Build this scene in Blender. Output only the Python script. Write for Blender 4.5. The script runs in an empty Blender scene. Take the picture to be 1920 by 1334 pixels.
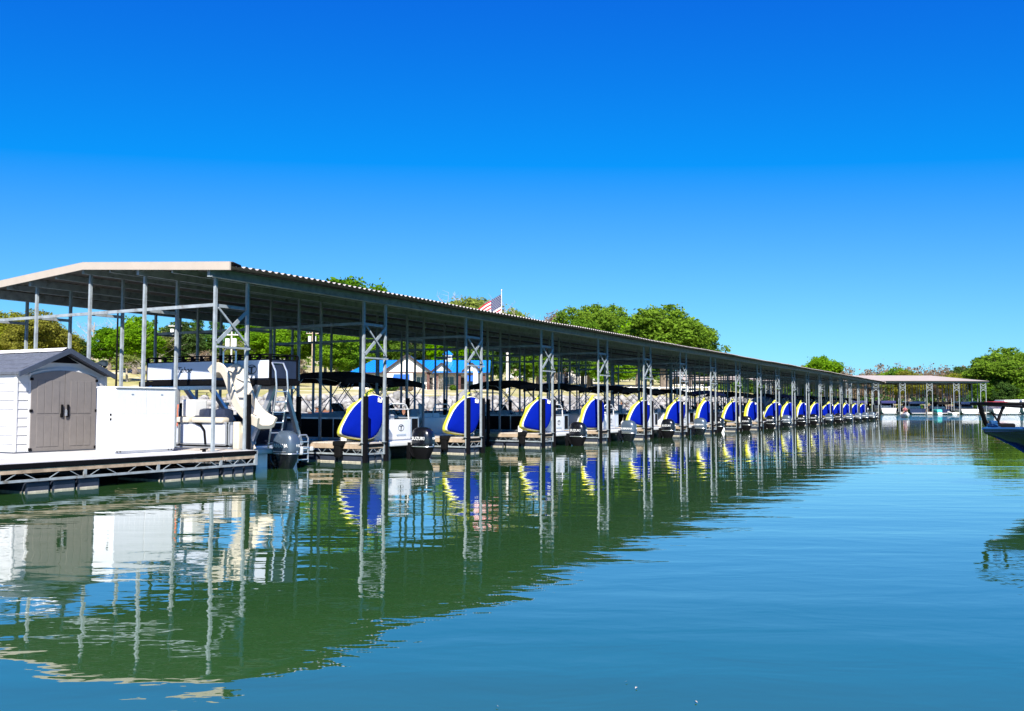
import bpy, bmesh, math, random
import numpy as np
from mathutils import Vector, Matrix

random.seed(7)
SC = bpy.context.scene
COL = SC.collection

# ------------------------------------------------------------------ camera
CAM = Vector((-15.168, -16.225, 1.6))
YAW, PITCH, ROLL, FPX = 0.5071, 0.0545, 0.002, 1732.4
FW = Vector((math.cos(YAW), math.sin(YAW), 0))          # level view direction
RT = Vector((math.sin(YAW), -math.cos(YAW), 0))         # level right direction
cam_data = bpy.data.cameras.new('camera')
cam = bpy.data.objects.new('camera', cam_data)
COL.objects.link(cam)
cam_data.sensor_fit = 'HORIZONTAL'
cam_data.sensor_width = 36.0
cam_data.lens = 36.0 * FPX / 1920.0
cam_data.clip_start = 0.1
cam_data.clip_end = 5000
fwd = Vector((math.cos(YAW) * math.cos(PITCH), math.sin(YAW) * math.cos(PITCH), math.sin(PITCH)))
upv = RT.cross(fwd)
r2 = RT * math.cos(ROLL) + upv * math.sin(ROLL)
u2 = upv * math.cos(ROLL) - RT * math.sin(ROLL)
cam.matrix_world = Matrix(((r2.x, u2.x, -fwd.x, CAM.x), (r2.y, u2.y, -fwd.y, CAM.y), (r2.z, u2.z, -fwd.z, CAM.z), (0, 0, 0, 1)))
SC.camera = cam

# ------------------------------------------------------------------ sky, sun, exposure
SUN = Vector((-1.0, -0.62, 1.02)).normalized()           # towards the sun
sun_el = math.asin(SUN.z)
sun_rot = math.atan2(SUN.x, SUN.y)
world = bpy.data.worlds.new('World')
SC.world = world
world.use_nodes = True
wn, wl = world.node_tree.nodes, world.node_tree.links
wn.clear()
sky = wn.new('ShaderNodeTexSky')
sky.sky_type = 'NISHITA'
sky.sun_disc = False
sky.sun_elevation = sun_el
sky.sun_rotation = sun_rot
sky.air_density = 1.0
sky.dust_density = 0.15
sky.ozone_density = 2.2
# clear-day colour grade of the whole sky: each channel gets its own offset, slope and power
sp_ = wn.new('ShaderNodeSeparateXYZ')
cb_ = wn.new('ShaderNodeCombineXYZ')
sc_out = wn.new('ShaderNodeVectorMath'); sc_out.operation = 'SCALE'; sc_out.inputs['Scale'].default_value = 4.67
bg = wn.new('ShaderNodeBackground')
bg.inputs['Strength'].default_value = 0.1
wo = wn.new('ShaderNodeOutputWorld')
wl.new(sky.outputs[0], sp_.inputs[0])
def wmath(op, a, k):
    x = wn.new('ShaderNodeMath'); x.operation = op; wl.new(a, x.inputs[0]); x.inputs[1].default_value = k
    return x.outputs[0]
for i_, (off_, k_, ex_) in enumerate(((-2.35, 0.085, 0.80), (-0.80, 0.102, 1.0), (3.7, 0.10, 1.0))):
    v_ = wmath('MAXIMUM', wmath('ADD', sp_.outputs[i_], off_), 0.02)
    wl.new(wmath('MULTIPLY', wmath('POWER', v_, ex_), k_), cb_.inputs[i_])
wl.new(cb_.outputs[0], sc_out.inputs[0])
wl.new(sc_out.outputs[0], bg.inputs['Color'])
wl.new(bg.outputs[0], wo.inputs['Surface'])

sd = bpy.data.lights.new('sun', 'SUN')
sd.energy = 5.0
sd.angle = math.radians(0.53)
sd.color = (1.0, 0.955, 0.88)
sun = bpy.data.objects.new('sun', sd)
COL.objects.link(sun)
sun.location = (-60, -40, 80)
sun.rotation_euler = SUN.to_track_quat('Z', 'Y').to_euler()

SC.view_settings.view_transform = 'Standard'
SC.view_settings.look = 'None'
SC.view_settings.exposure = 1.1
SC.view_settings.gamma = 1.0
SC.view_settings.use_curve_mapping = False
SC.cycles.max_bounces = 8
SC.cycles.transparent_max_bounces = 8
SC.cycles.caustics_reflective = False
SC.cycles.caustics_refractive = False

# ------------------------------------------------------------------ helpers
def plan(px, d, z=0.0):
    """ground point at lateral bearing px (of 1920) and level distance d"""
    u = (px - 960.0) / FPX * d
    p = CAM + FW * d + RT * u
    return Vector((p.x, p.y, z))

def tag(o, label=None, cat=None, group=None, kind=None):
    if label: o['label'] = label
    if cat: o['category'] = cat
    if group: o['group'] = group
    if kind: o['kind'] = kind
    return o

def empty(name, loc=(0, 0, 0), rz=0.0, label=None, cat=None, group=None):
    o = bpy.data.objects.new(name, None)
    COL.objects.link(o)
    o.location = loc
    o.rotation_euler = (0, 0, rz)
    o.empty_display_size = 0.3
    return tag(o, label, cat, group)

def inst(name, mesh, parent=None, loc=(0, 0, 0), rot=(0, 0, 0), scale=(1, 1, 1)):
    o = bpy.data.objects.new(name, mesh)
    COL.objects.link(o)
    o.location = loc
    o.rotation_euler = rot
    o.scale = scale
    if parent: o.parent = parent
    return o

KIDS = {}
def copy_tree(o, parent=None, swap=None):
    c = o.copy()
    COL.objects.link(c)
    c.parent = parent
    for ch in o.children:
        copy_tree(ch, c, swap)
    if swap and c.type == 'MESH':
        for i, s in enumerate(c.material_slots):
            if s.material and s.material.name in swap:
                s.link = 'OBJECT'
                s.material = swap[s.material.name]
    return c

class MB:
    def __init__(self):
        self.v, self.f, self.m = [], [], []
        self.mi = 0
    def add(self, vs, fs):
        b = len(self.v)
        self.v += [tuple(p) for p in vs]
        for q in fs:
            self.f.append(tuple(i + b for i in q))
            self.m.append(self.mi)
        return self
    def box(self, x0, y0, z0, x1, y1, z1):
        vs = [(x0,y0,z0),(x1,y0,z0),(x1,y1,z0),(x0,y1,z0),(x0,y0,z1),(x1,y0,z1),(x1,y1,z1),(x0,y1,z1)]
        return self.add(vs, [(0,3,2,1),(4,5,6,7),(0,1,5,4),(1,2,6,5),(2,3,7,6),(3,0,4,7)])
    def bbox(self, x0, y0, z0, x1, y1, z1, b=0.01):
        """box with chamfered edges"""
        bm = bmesh.new()
        bmesh.ops.create_cube(bm, size=1)
        for v in bm.verts:
            v.co = Vector(((x0+x1)/2 + v.co.x*(x1-x0), (y0+y1)/2 + v.co.y*(y1-y0), (z0+z1)/2 + v.co.z*(z1-z0)))
        bmesh.ops.bevel(bm, geom=bm.edges[:], offset=b, segments=2, affect='EDGES', profile=0.6)
        bm.verts.index_update()
        self.add([v.co for v in bm.verts], [[v.index for v in f.verts] for f in bm.faces])
        bm.free()
        return self
    def beam(self, p, q, w, h, up=(0, 0, 1)):
        p, q = Vector(p), Vector(q)
        d = (q - p).normalized()
        up = Vector(up)
        if abs(d.dot(up)) > 0.98: up = Vector((0, 1, 0))
        s = d.cross(up).normalized()
        t = s.cross(d).normalized()
        vs = []
        for c in (p, q):
            for a, b in ((-1,-1),(1,-1),(1,1),(-1,1)):
                vs.append(c + s*(a*w/2) + t*(b*h/2))
        return self.add(vs, [(0,1,2,3),(7,6,5,4),(0,4,5,1),(1,5,6,2),(2,6,7,3),(3,7,4,0)])
    def tube(self, pts, r, seg=8, caps=True):
        pts = [Vector(p) for p in pts]
        n = len(pts)
        rr = r if isinstance(r, (list, tuple)) else [r]*n
        rings, ref = [], None
        for i, p in enumerate(pts):
            d = (pts[min(i+1, n-1)] - pts[max(i-1, 0)])
            if d.length < 1e-9: d = Vector((0,0,1))
            d.normalize()
            if ref is None or abs(ref.dot(d)) > 0.97:
                ref = Vector((0,0,1)) if abs(d.z) < 0.9 else Vector((1,0,0))
            s = d.cross(ref).normalized()
            t = s.cross(d).normalized()
            ref = t
            rings.append([p + (s*math.cos(2*math.pi*k/seg) + t*math.sin(2*math.pi*k/seg))*rr[i] for k in range(seg)])
        return self.loft(rings, caps)
    def loft(self, rings, caps=True, closed=True):
        vs = [p for r in rings for p in r]
        m = len(rings[0])
        fs = []
        for i in range(len(rings)-1):
            for k in range(m if closed else m-1):
                a, b = i*m+k, i*m+(k+1) % m
                fs.append((a, b, b+m, a+m))
        if caps:
            fs.append(tuple(range(m-1, -1, -1)))
            fs.append(tuple((len(rings)-1)*m + k for k in range(m)))
        return self.add(vs, fs)
    def prism(self, poly, axis, a, b):
        """poly of 2d points extruded along axis ('x','y','z') from a to b"""
        def mk(p, t):
            return {'x': (t, p[0], p[1]), 'y': (p[0], t, p[1]), 'z': (p[0], p[1], t)}[axis]
        n = len(poly)
        vs = [mk(p, a) for p in poly] + [mk(p, b) for p in poly]
        fs = [tuple(range(n-1, -1, -1)), tuple(range(n, 2*n))]
        fs += [(i, (i+1) % n, (i+1) % n + n, i+n) for i in range(n)]
        return self.add(vs, fs)
    def disc(self, c, n, r, seg=12, th=0.01):
        c, n = Vector(c), Vector(n).normalized()
        return self.tube([c, c + n*th], r, seg)
    def ball(self, c, rx, ry, rz, seg=10, rings=6):
        c = Vector(c)
        vs, fs = [], []
        for i in range(1, rings):
            th = math.pi*i/rings
            for k in range(seg):
                ph = 2*math.pi*k/seg
                vs.append(c + Vector((rx*math.sin(th)*math.cos(ph), ry*math.sin(th)*math.sin(ph), rz*math.cos(th))))
        for i in range(rings-2):
            for k in range(seg):
                a, b = i*seg+k, i*seg+(k+1) % seg
                fs.append((a, a+seg, b+seg, b))
        t = len(vs); vs += [c + Vector((0,0,rz)), c - Vector((0,0,rz))]
        for k in range(seg):
            fs.append((t, k, (k+1) % seg))
            fs.append((t+1, (rings-2)*seg+(k+1) % seg, (rings-2)*seg+k))
        return self.add(vs, fs)
    def mesh(self, name, mats, smooth=False):
        me = bpy.data.meshes.new(name)
        me.from_pydata(self.v, [], self.f)
        if not isinstance(mats, (list, tuple)): mats = [mats]
        for m in mats: me.materials.append(m)
        if len(mats) > 1: me.polygons.foreach_set('material_index', self.m)
        bm = bmesh.new(); bm.from_mesh(me)
        bmesh.ops.recalc_face_normals(bm, faces=bm.faces[:])
        bm.to_mesh(me); bm.free()
        if smooth:
            me.polygons.foreach_set('use_smooth', [True]*len(me.polygons))
            try: me.set_sharp_from_angle(angle=math.radians(smooth if smooth is not True else 40))
            except Exception: pass
        me.update()
        return me
    def build(self, name, mats, parent=None, loc=(0,0,0), rot=(0,0,0), smooth=False):
        return inst(name, self.mesh(name, mats, smooth), parent, loc, rot)

def np_mesh(name, V, F, mat, smooth=False):
    """V (n,3), F (m,k) arrays"""
    me = bpy.data.meshes.new(name)
    k = F.shape[1]
    me.vertices.add(len(V)); me.vertices.foreach_set('co', V.astype(np.float32).ravel())
    me.loops.add(F.size); me.loops.foreach_set('vertex_index', F.astype(np.int32).ravel())
    me.polygons.add(len(F))
    me.polygons.foreach_set('loop_start', np.arange(0, F.size, k, dtype=np.int32))
    me.polygons.foreach_set('loop_total', np.full(len(F), k, dtype=np.int32))
    if smooth: me.polygons.foreach_set('use_smooth', np.ones(len(F), dtype=bool))
    for m in (mat if isinstance(mat, (list, tuple)) else [mat]): me.materials.append(m)
    me.update(calc_edges=True)
    me.validate()
    return me

def text_mesh(body, size, mat, shear=0.0, name='lettering', depth=0.004):
    cu = bpy.data.curves.new('t', 'FONT')
    cu.body = body; cu.size = size; cu.shear = shear
    cu.align_x = 'CENTER'; cu.align_y = 'CENTER'
    cu.extrude = depth; cu.resolution_u = 2; cu.offset = size*0.003
    o = bpy.data.objects.new('t', cu); COL.objects.link(o)
    bpy.context.view_layer.update()
    me = bpy.data.meshes.new_from_object(o.evaluated_get(bpy.context.evaluated_depsgraph_get()))
    bpy.data.objects.remove(o); bpy.data.curves.remove(cu)
    me.name = name
    me.materials.clear(); me.materials.append(mat)
    return me

# ------------------------------------------------------------------ materials
def mat(name, col, rough=0.5, metal=0.0, var=0.12, scale=6.0, bump=0.0, bscale=60.0, spec=0.5, coat=0.0, dirt=None, coords='Object'):
    m = bpy.data.materials.new(name)
    m.use_nodes = True
    n, l = m.node_tree.nodes, m.node_tree.links
    b = n['Principled BSDF']
    b.inputs['Roughness'].default_value = rough
    b.inputs['Metallic'].default_value = metal
    b.inputs['Specular IOR Level'].default_value = spec
    b.inputs['Coat Weight'].default_value = coat
    tc = n.new('ShaderNodeTexCoord')
    nz = n.new('ShaderNodeTexNoise')
    nz.inputs['Scale'].default_value = scale
    nz.inputs['Detail'].default_value = 5
    nz.inputs['Roughness'].default_value = 0.62
    l.new(tc.outputs[coords], nz.inputs['Vector'])
    rp = n.new('ShaderNodeValToRGB')
    c = np.array(col[:3])
    lo, hi = c*(1-var), np.minimum(c*(1+var), 0.92)
    rp.color_ramp.elements[0].position = 0.3
    rp.color_ramp.elements[1].position = 0.7
    rp.color_ramp.elements[0].color = (*(dirt if dirt else lo), 1)
    rp.color_ramp.elements[1].color = (*hi, 1)
    if dirt:
        e = rp.color_ramp.elements.new(0.42); e.color = (*lo, 1)
    l.new(nz.outputs['Fac'], rp.inputs['Fac'])
    l.new(rp.outputs[0], b.inputs['Base Color'])
    if bump:
        nb = n.new('ShaderNodeTexNoise'); nb.inputs['Scale'].default_value = bscale; nb.inputs['Detail'].default_value = 4
        l.new(tc.outputs[coords], nb.inputs['Vector'])
        bp = n.new('ShaderNodeBump'); bp.inputs['Strength'].default_value = 0.5; bp.inputs['Distance'].default_value = bump
        l.new(nb.outputs['Fac'], bp.inputs['Height']); l.new(bp.outputs[0], b.inputs['Normal'])
    return m

def leaf_mat(name, c0, c1, trans=0.48):
    m = bpy.data.materials.new(name)
    m.use_nodes = True
    n, l = m.node_tree.nodes, m.node_tree.links
    n.clear()
    out = n.new('ShaderNodeOutputMaterial')
    tc = n.new('ShaderNodeTexCoord')
    nz = n.new('ShaderNodeTexNoise'); nz.inputs['Scale'].default_value = 0.55; nz.inputs['Detail'].default_value = 6; nz.inputs['Roughness'].default_value = 0.75
    l.new(tc.outputs['Object'], nz.inputs['Vector'])
    rp = n.new('ShaderNodeValToRGB')
    rp.color_ramp.elements[0].position = 0.32; rp.color_ramp.elements[1].position = 0.68
    rp.color_ramp.elements[0].color = (*c0, 1); rp.color_ramp.elements[1].color = (*c1, 1)
    l.new(nz.outputs['Fac'], rp.inputs['Fac'])
    oi = n.new('ShaderNodeObjectInfo')
    hv = n.new('ShaderNodeHueSaturation')
    for sock, lo_, hi_ in (('Hue', 0.492, 0.510), ('Value', 0.95, 1.22), ('Saturation', 0.95, 1.06)):
        r_ = n.new('ShaderNodeMapRange'); r_.inputs['To Min'].default_value = lo_; r_.inputs['To Max'].default_value = hi_
        l.new(oi.outputs['Random'], r_.inputs['Value']); l.new(r_.outputs[0], hv.inputs[sock])
    l.new(rp.outputs[0], hv.inputs['Color'])
    df = n.new('ShaderNodeBsdfDiffuse'); tr = n.new('ShaderNodeBsdfTranslucent')
    mx = n.new('ShaderNodeMixShader'); mx.inputs[0].default_value = trans
    l.new(hv.outputs[0], df.inputs['Color']); l.new(hv.outputs[0], tr.inputs['Color'])
    l.new(df.outputs[0], mx.inputs[1]); l.new(tr.outputs[0], mx.inputs[2])
    l.new(mx.outputs[0], out.inputs['Surface'])
    return m

M = {}
M['steel'] = mat('galvanized_steel', (0.27, 0.305, 0.33), 0.55, 0.0, 0.18, 5, spec=0.22, dirt=(0.15, 0.14, 0.125))
M['steel_dull'] = mat('weathered_steel', (0.34, 0.38, 0.41), 0.5, 0.3, 0.2, 5)
M['roof'] = mat('tan_roof_sheet', (0.48, 0.43, 0.40), 0.45, 0.0, 0.08, 0.8)
M['roof_under'] = mat('shade_darkened_underside', (0.10, 0.092, 0.085), 0.85, 0.0, 0.08, 0.7)  # pale sheet underside, colour darkened to deepen the shade under the roof
M['fascia'] = mat('tan_trim', (0.42, 0.355, 0.29), 0.45, 0.0, 0.05, 2)
M['deck'] = mat('pale_deck', (0.52, 0.505, 0.495), 0.8, 0.0, 0.16, 2.2, 0.004, 40, dirt=(0.36, 0.34, 0.32))
M['wood'] = mat('weathered_wood', (0.36, 0.27, 0.19), 0.8, 0.0, 0.35, 4, 0.004, 30)
M['wood_pale'] = mat('bleached_wood', (0.44, 0.39, 0.335), 0.8, 0.0, 0.25, 5, 0.004, 30)
M['float'] = mat('black_float', (0.022, 0.028, 0.045), 0.45, 0.0, 0.3, 3)
M['scum'] = mat('dried_scum', (0.42, 0.38, 0.30), 0.9, 0.0, 0.35, 9)
M['black'] = mat('black_plastic', (0.0035, 0.0035, 0.0045), 0.7, 0.0, 0.3, 8, spec=0.08)
M['rubber'] = mat('black_rubber', (0.005, 0.005, 0.0055), 0.8, 0.0, 0.3, 8, spec=0.08)
M['white'] = mat('white_gelcoat', (0.66, 0.66, 0.655), 0.3, 0.0, 0.03, 2, coat=0.3)
M['white_flat'] = mat('white_vinyl', (0.78, 0.77, 0.75), 0.6, 0.0, 0.05, 3)
M['cream'] = mat('cream_plastic', (0.56, 0.50, 0.41), 0.42, 0.0, 0.05, 2)
M['panel'] = mat('pale_silver_panel', (0.58, 0.61, 0.70), 0.32, 0.1, 0.05, 2)
M['navy'] = mat('navy_vinyl', (0.016, 0.022, 0.045), 0.45, 0.0, 0.25, 4)
M['grey_seat'] = mat('grey_vinyl', (0.35, 0.37, 0.40), 0.5, 0.0, 0.12, 4)
M['alu'] = mat('aluminium', (0.62, 0.64, 0.67), 0.3, 0.75, 0.08, 5)
M['canvas'] = mat('black_canvas', (0.008, 0.008, 0.009), 0.9, 0.0, 0.3, 6, spec=0.1)
M['canvas_navy'] = mat('navy_canvas', (0.018, 0.02, 0.10), 0.85, 0.0, 0.25, 6)
M['canvas_red'] = mat('red_canvas', (0.50, 0.05, 0.06), 0.8, 0.0, 0.15, 4)
M['cowl_grey'] = mat('grey_blue_cowl', (0.062, 0.088, 0.125), 0.3, 0.2, 0.06, 3, coat=0.5)
M['cowl_black'] = mat('black_cowl', (0.004, 0.0045, 0.008), 0.25, 0.0, 0.1, 3, coat=0.4)
M['letter_white'] = mat('white_decal', (0.80, 0.80, 0.80), 0.4, 0.0, 0.02)
M['letter_dark'] = mat('dark_decal', (0.02, 0.025, 0.035), 0.4, 0.0, 0.02)
M['tube_blue'] = mat('royal_blue_vinyl', (0.002, 0.010, 0.215), 0.8, 0.0, 0.08, 3, spec=0.0)
M['tube_yellow'] = mat('bright_yellow_vinyl', (0.72, 0.70, 0.05), 0.45, 0.0, 0.06, 4)
M['tube_white'] = mat('pale_lime_vinyl', (0.72, 0.76, 0.62), 0.45, 0.0, 0.12, 14)
M['shed_wall'] = mat('white_shed_plastic', (0.58, 0.57, 0.56), 0.5, 0.0, 0.05, 2.2, dirt=(0.47, 0.45, 0.42))
M['shed_door'] = mat('taupe_door', (0.165, 0.148, 0.137), 0.5, 0.0, 0.07, 6, 0.001, 90)
M['shed_roof'] = mat('slate_shingle', (0.085, 0.095, 0.115), 0.7, 0.0, 0.3, 12, 0.003, 70)
M['shed_trim'] = mat('slate_trim', (0.035, 0.045, 0.065), 0.5, 0.0, 0.15, 5)
M['blue_roof'] = mat('blue_metal_roof', (0.008, 0.20, 0.62), 0.4, 0.1, 0.06, 0.6)
M['awning'] = mat('blue_awning', (0.01, 0.09, 0.48), 0.7, 0.0, 0.08, 2)
M['siding'] = mat('cream_siding', (0.70, 0.66, 0.60), 0.7, 0.0, 0.05, 1)
M['trim_dark'] = mat('dark_brown_trim', (0.018, 0.013, 0.012), 0.7, 0.0, 0.15, 3)
M['glass'] = mat('dark_glass', (0.015, 0.018, 0.022), 0.06, 0.0, 0.2, 1, spec=0.8)
M['brick'] = mat('red_brick', (0.10, 0.045, 0.036), 0.85, 0.0, 0.3, 9)
M['bark'] = mat('grey_bark', (0.16, 0.125, 0.10), 0.9, 0.0, 0.35, 3, 0.02, 6)
M['bark_pale'] = mat('pale_bark', (0.36, 0.31, 0.26), 0.9, 0.0, 0.3, 3)
M['rock'] = mat('pale_riprap', (0.27, 0.26, 0.245), 0.95, 0.0, 0.55, 0.8, 0.04, 5, spec=0.1)
M['pole_wood'] = mat('utility_pole_wood', (0.40, 0.30, 0.21), 0.85, 0.0, 0.25, 2)
M['pole_pale'] = mat('pale_pole', (0.55, 0.52, 0.47), 0.8, 0.0, 0.15, 2)
M['car_white'] = mat('white_car_paint', (0.78, 0.78, 0.78), 0.25, 0.0, 0.02, 1, coat=0.8)
M['car_dark'] = mat('dark_car_paint', (0.03, 0.035, 0.05), 0.25, 0.2, 0.05, 1, coat=0.8)
M['flag_red'] = mat('flag_red', (0.45, 0.018, 0.035), 0.8, 0.0, 0.05)
M['flag_white'] = mat('flag_white', (0.62, 0.61, 0.60), 0.8, 0.0, 0.04)
M['flag_navy'] = mat('flag_navy', (0.012, 0.02, 0.08), 0.8, 0.0, 0.05)
M['boat_blue'] = mat('metallic_blue_gelcoat', (0.016, 0.065, 0.17), 0.22, 0.3, 0.05, 2, coat=0.8)
M['boat_navy'] = mat('dark_navy_gelcoat', (0.008, 0.012, 0.05), 0.22, 0.1, 0.1, 2, coat=0.8)
M['teal'] = mat('teal_cover', (0.06, 0.50, 0.45), 0.6, 0.0, 0.08, 2)
M['banner'] = mat('pale_banner', (0.50, 0.53, 0.62), 0.8, 0.0, 0.06, 2)
M['orange'] = mat('orange_strap', (0.62, 0.14, 0.07), 0.7, 0.0, 0.1)
M['skin'] = mat('skin', (0.48, 0.28, 0.20), 0.55, 0.0, 0.06, 6)
M['pink'] = mat('pink_vest', (0.62, 0.16, 0.22), 0.7, 0.0, 0.1, 6)
M['hair'] = mat('brown_hair', (0.05, 0.03, 0.02), 0.7, 0.0, 0.2, 9)
M['leaf_bright'] = leaf_mat('bright_spring_leaves', (0.075, 0.185, 0.011), (0.238, 0.405, 0.018))
M['leaf_mid'] = leaf_mat('mid_green_leaves', (0.053, 0.132, 0.014), (0.176, 0.299, 0.023))
M['leaf_dark'] = leaf_mat('dark_evergreen_leaves', (0.019, 0.051, 0.014), (0.075, 0.132, 0.025), 0.15)
M['leaf_yellow'] = leaf_mat('yellow_green_leaves', (0.141, 0.158, 0.018), (0.334, 0.334, 0.040))
M['leaf_sparse'] = leaf_mat('pale_sparse_leaves', (0.13, 0.18, 0.035), (0.32, 0.38, 0.075))
M['leaf_brown'] = leaf_mat('budding_brown_twigs', (0.123, 0.084, 0.057), (0.238, 0.176, 0.114), 0.2)
M['roof_far'] = mat('grey_tan_far_roof', (0.40, 0.335, 0.275), 0.55, 0.0, 0.06, 0.5)
M['rope'] = mat('pale_rope', (0.42, 0.40, 0.36), 0.9, 0.0, 0.2, 20)
# ------------------------------------------------------------------ water
def water_material():
    m = bpy.data.materials.new('green_lake_water')
    m.use_nodes = True
    n, l = m.node_tree.nodes, m.node_tree.links
    n.clear()
    out = n.new('ShaderNodeOutputMaterial')
    body = n.new('ShaderNodeBsdfDiffuse')
    gl = n.new('ShaderNodeBsdfGlossy'); gl.inputs['Roughness'].default_value = 0.012; gl.inputs['Color'].default_value = (0.97, 0.985, 1, 1)
    fr = n.new('ShaderNodeFresnel'); fr.inputs['IOR'].default_value = 1.34
    pw = n.new('ShaderNodeMath'); pw.operation = 'POWER'; pw.inputs[1].default_value = 0.55
    mxs = n.new('ShaderNodeMixShader')
    l.new(fr.outputs[0], pw.inputs[0]); l.new(pw.outputs[0], mxs.inputs[0])
    l.new(body.outputs[0], mxs.inputs[1]); l.new(gl.outputs[0], mxs.inputs[2]); l.new(mxs.outputs[0], out.inputs['Surface'])
    tc = n.new('ShaderNodeTexCoord')
    mp = n.new('ShaderNodeMapping')
    mp.inputs['Rotation'].default_value = (0, 0, -(YAW - math.pi/2))
    l.new(tc.outputs['Object'], mp.inputs['Vector'])
    def noise(scale, sx, sy, detail=2, rough=0.5, dist=0.0):
        q = n.new('ShaderNodeMapping'); q.inputs['Scale'].default_value = (sx, sy, 1)
        l.new(mp.outputs[0], q.inputs['Vector'])
        z = n.new('ShaderNodeTexNoise')
        z.inputs['Scale'].default_value = scale; z.inputs['Detail'].default_value = detail
        z.inputs['Roughness'].default_value = rough; z.inputs['Distortion'].default_value = dist
        l.new(q.outputs[0], z.inputs['Vector'])
        return z.outputs['Fac']
    # sediment drifting in the water gives the body colour its slow changes
    cl = noise(0.07, 1, 1, 4, 0.6)
    rp = n.new('ShaderNodeValToRGB')
    rp.color_ramp.elements[0].position = 0.35; rp.color_ramp.elements[1].position = 0.68
    rp.color_ramp.elements[0].color = (0.021, 0.072, 0.018, 1); rp.color_ramp.elements[1].color = (0.031, 0.090, 0.023, 1)
    l.new(cl, rp.inputs['Fac']); l.new(rp.outputs[0], body.inputs['Color'])
    # ripples: calm patches and ruffled patches
    a1 = noise(0.55, 0.28, 1.0, 2, 0.5, 0.3)
    a2 = noise(1.9, 0.5, 1.0, 3, 0.5, 0.4)
    a3 = noise(9.0, 0.6, 1.0, 2, 0.5, 0.2)
    a4 = noise(0.75, 0.10, 1.0, 2, 0.5, 0.6)
    pt = noise(0.05, 0.5, 1.0, 2, 0.5)
    mr = n.new('ShaderNodeMapRange'); mr.inputs['From Min'].default_value = 0.35; mr.inputs['From Max'].default_value = 0.65
    mr.inputs['To Min'].default_value = 0.55; mr.inputs['To Max'].default_value = 1.2
    l.new(pt, mr.inputs['Value'])
    def mul(a, k):
        x = n.new('ShaderNodeMath'); x.operation = 'MULTIPLY'; l.new(a, x.inputs[0])
        if isinstance(k, float): x.inputs[1].default_value = k
        else: l.new(k, x.inputs[1])
        return x.outputs[0]
    dd = n.new('ShaderNodeVectorMath'); dd.operation = 'DOT_PRODUCT'; dd.inputs[1].default_value = (FW.x, FW.y, 0)
    l.new(tc.outputs['Object'], dd.inputs[0])
    base_d = CAM.x*FW.x + CAM.y*FW.y
    ba = n.new('ShaderNodeMapRange'); ba.interpolation_type = 'SMOOTHSTEP'
    ba.inputs['From Min'].default_value = base_d+104; ba.inputs['From Max'].default_value = base_d+122; ba.inputs['To Min'].default_value = 0.0; ba.inputs['To Max'].default_value = 1.0
    l.new(dd.outputs['Value'], ba.inputs['Value'])
    def add(a, c):
        x = n.new('ShaderNodeMath'); x.operation = 'ADD'; l.new(a, x.inputs[0]); l.new(c, x.inputs[1]); return x.outputs[0]
    ruff = mul(mul(a2, ba.outputs[0]), 0.20)       # breeze-ruffled channel near the far dock
    h0 = add(mul(a1, 0.011), mul(add(mul(a2, 0.0046), mul(a3, 0.00035)), mr.outputs[0]))
    h = add(add(h0, ruff), mul(a4, 0.010))
    bp = n.new('ShaderNodeBump'); bp.inputs['Strength'].default_value = 1.0; bp.inputs['Distance'].default_value = 1.0
    l.new(h, bp.inputs['Height'])
    for q in (gl, fr): l.new(bp.outputs[0], q.inputs['Normal'])
    return m
M['water'] = water_material()
wm = MB().add([(-1800,-1800,0),(1800,-1800,0),(1800,1800,0),(-1800,1800,0)], [(0,1,2,3)])
tag(wm.build('lake_water', M['water']), kind='structure')

# ------------------------------------------------------------------ terrain
def sstep(a, b, x):
    t = np.clip((x-a)/(b-a), 0, 1)
    return t*t*(3-2*t)
def shore_d(u):
    return 98 + 1.5*np.sin(u*0.11) + 0.8*np.sin(u*0.31+1) + 133*sstep(28, 85, u)
def ground_z(u, d):
    u = np.asarray(u, float); d = np.asarray(d, float)
    t = d - shore_d(u)
    right = sstep(40, 90, u)
    bank = 2.25*(1-right) + 1.0*right
    z = np.where(t < 0, np.maximum(-2.5, t*0.45), bank*np.clip(t/9, 0, 1)**0.8)
    z = z + np.where(t > 9, 0.043*(np.clip(t, 9, 230)-9)*(1-0.5*right), 0)
    z = z + 3.4*sstep(15, 75, -u)*sstep(8, 70, t)
    z = z + 0.07*np.clip(t-215, 0, 260)
    z = z + np.where(t > 9, 0.12*np.sin(u*0.21)*np.sin(d*0.17), 0)
    return z
def gz(px, d):
    return float(ground_z((px-960)/FPX*d, d))
def ground(px, d, dz=0.0):
    p = plan(px, d); p.z = gz(px, d)+dz
    return p

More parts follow.
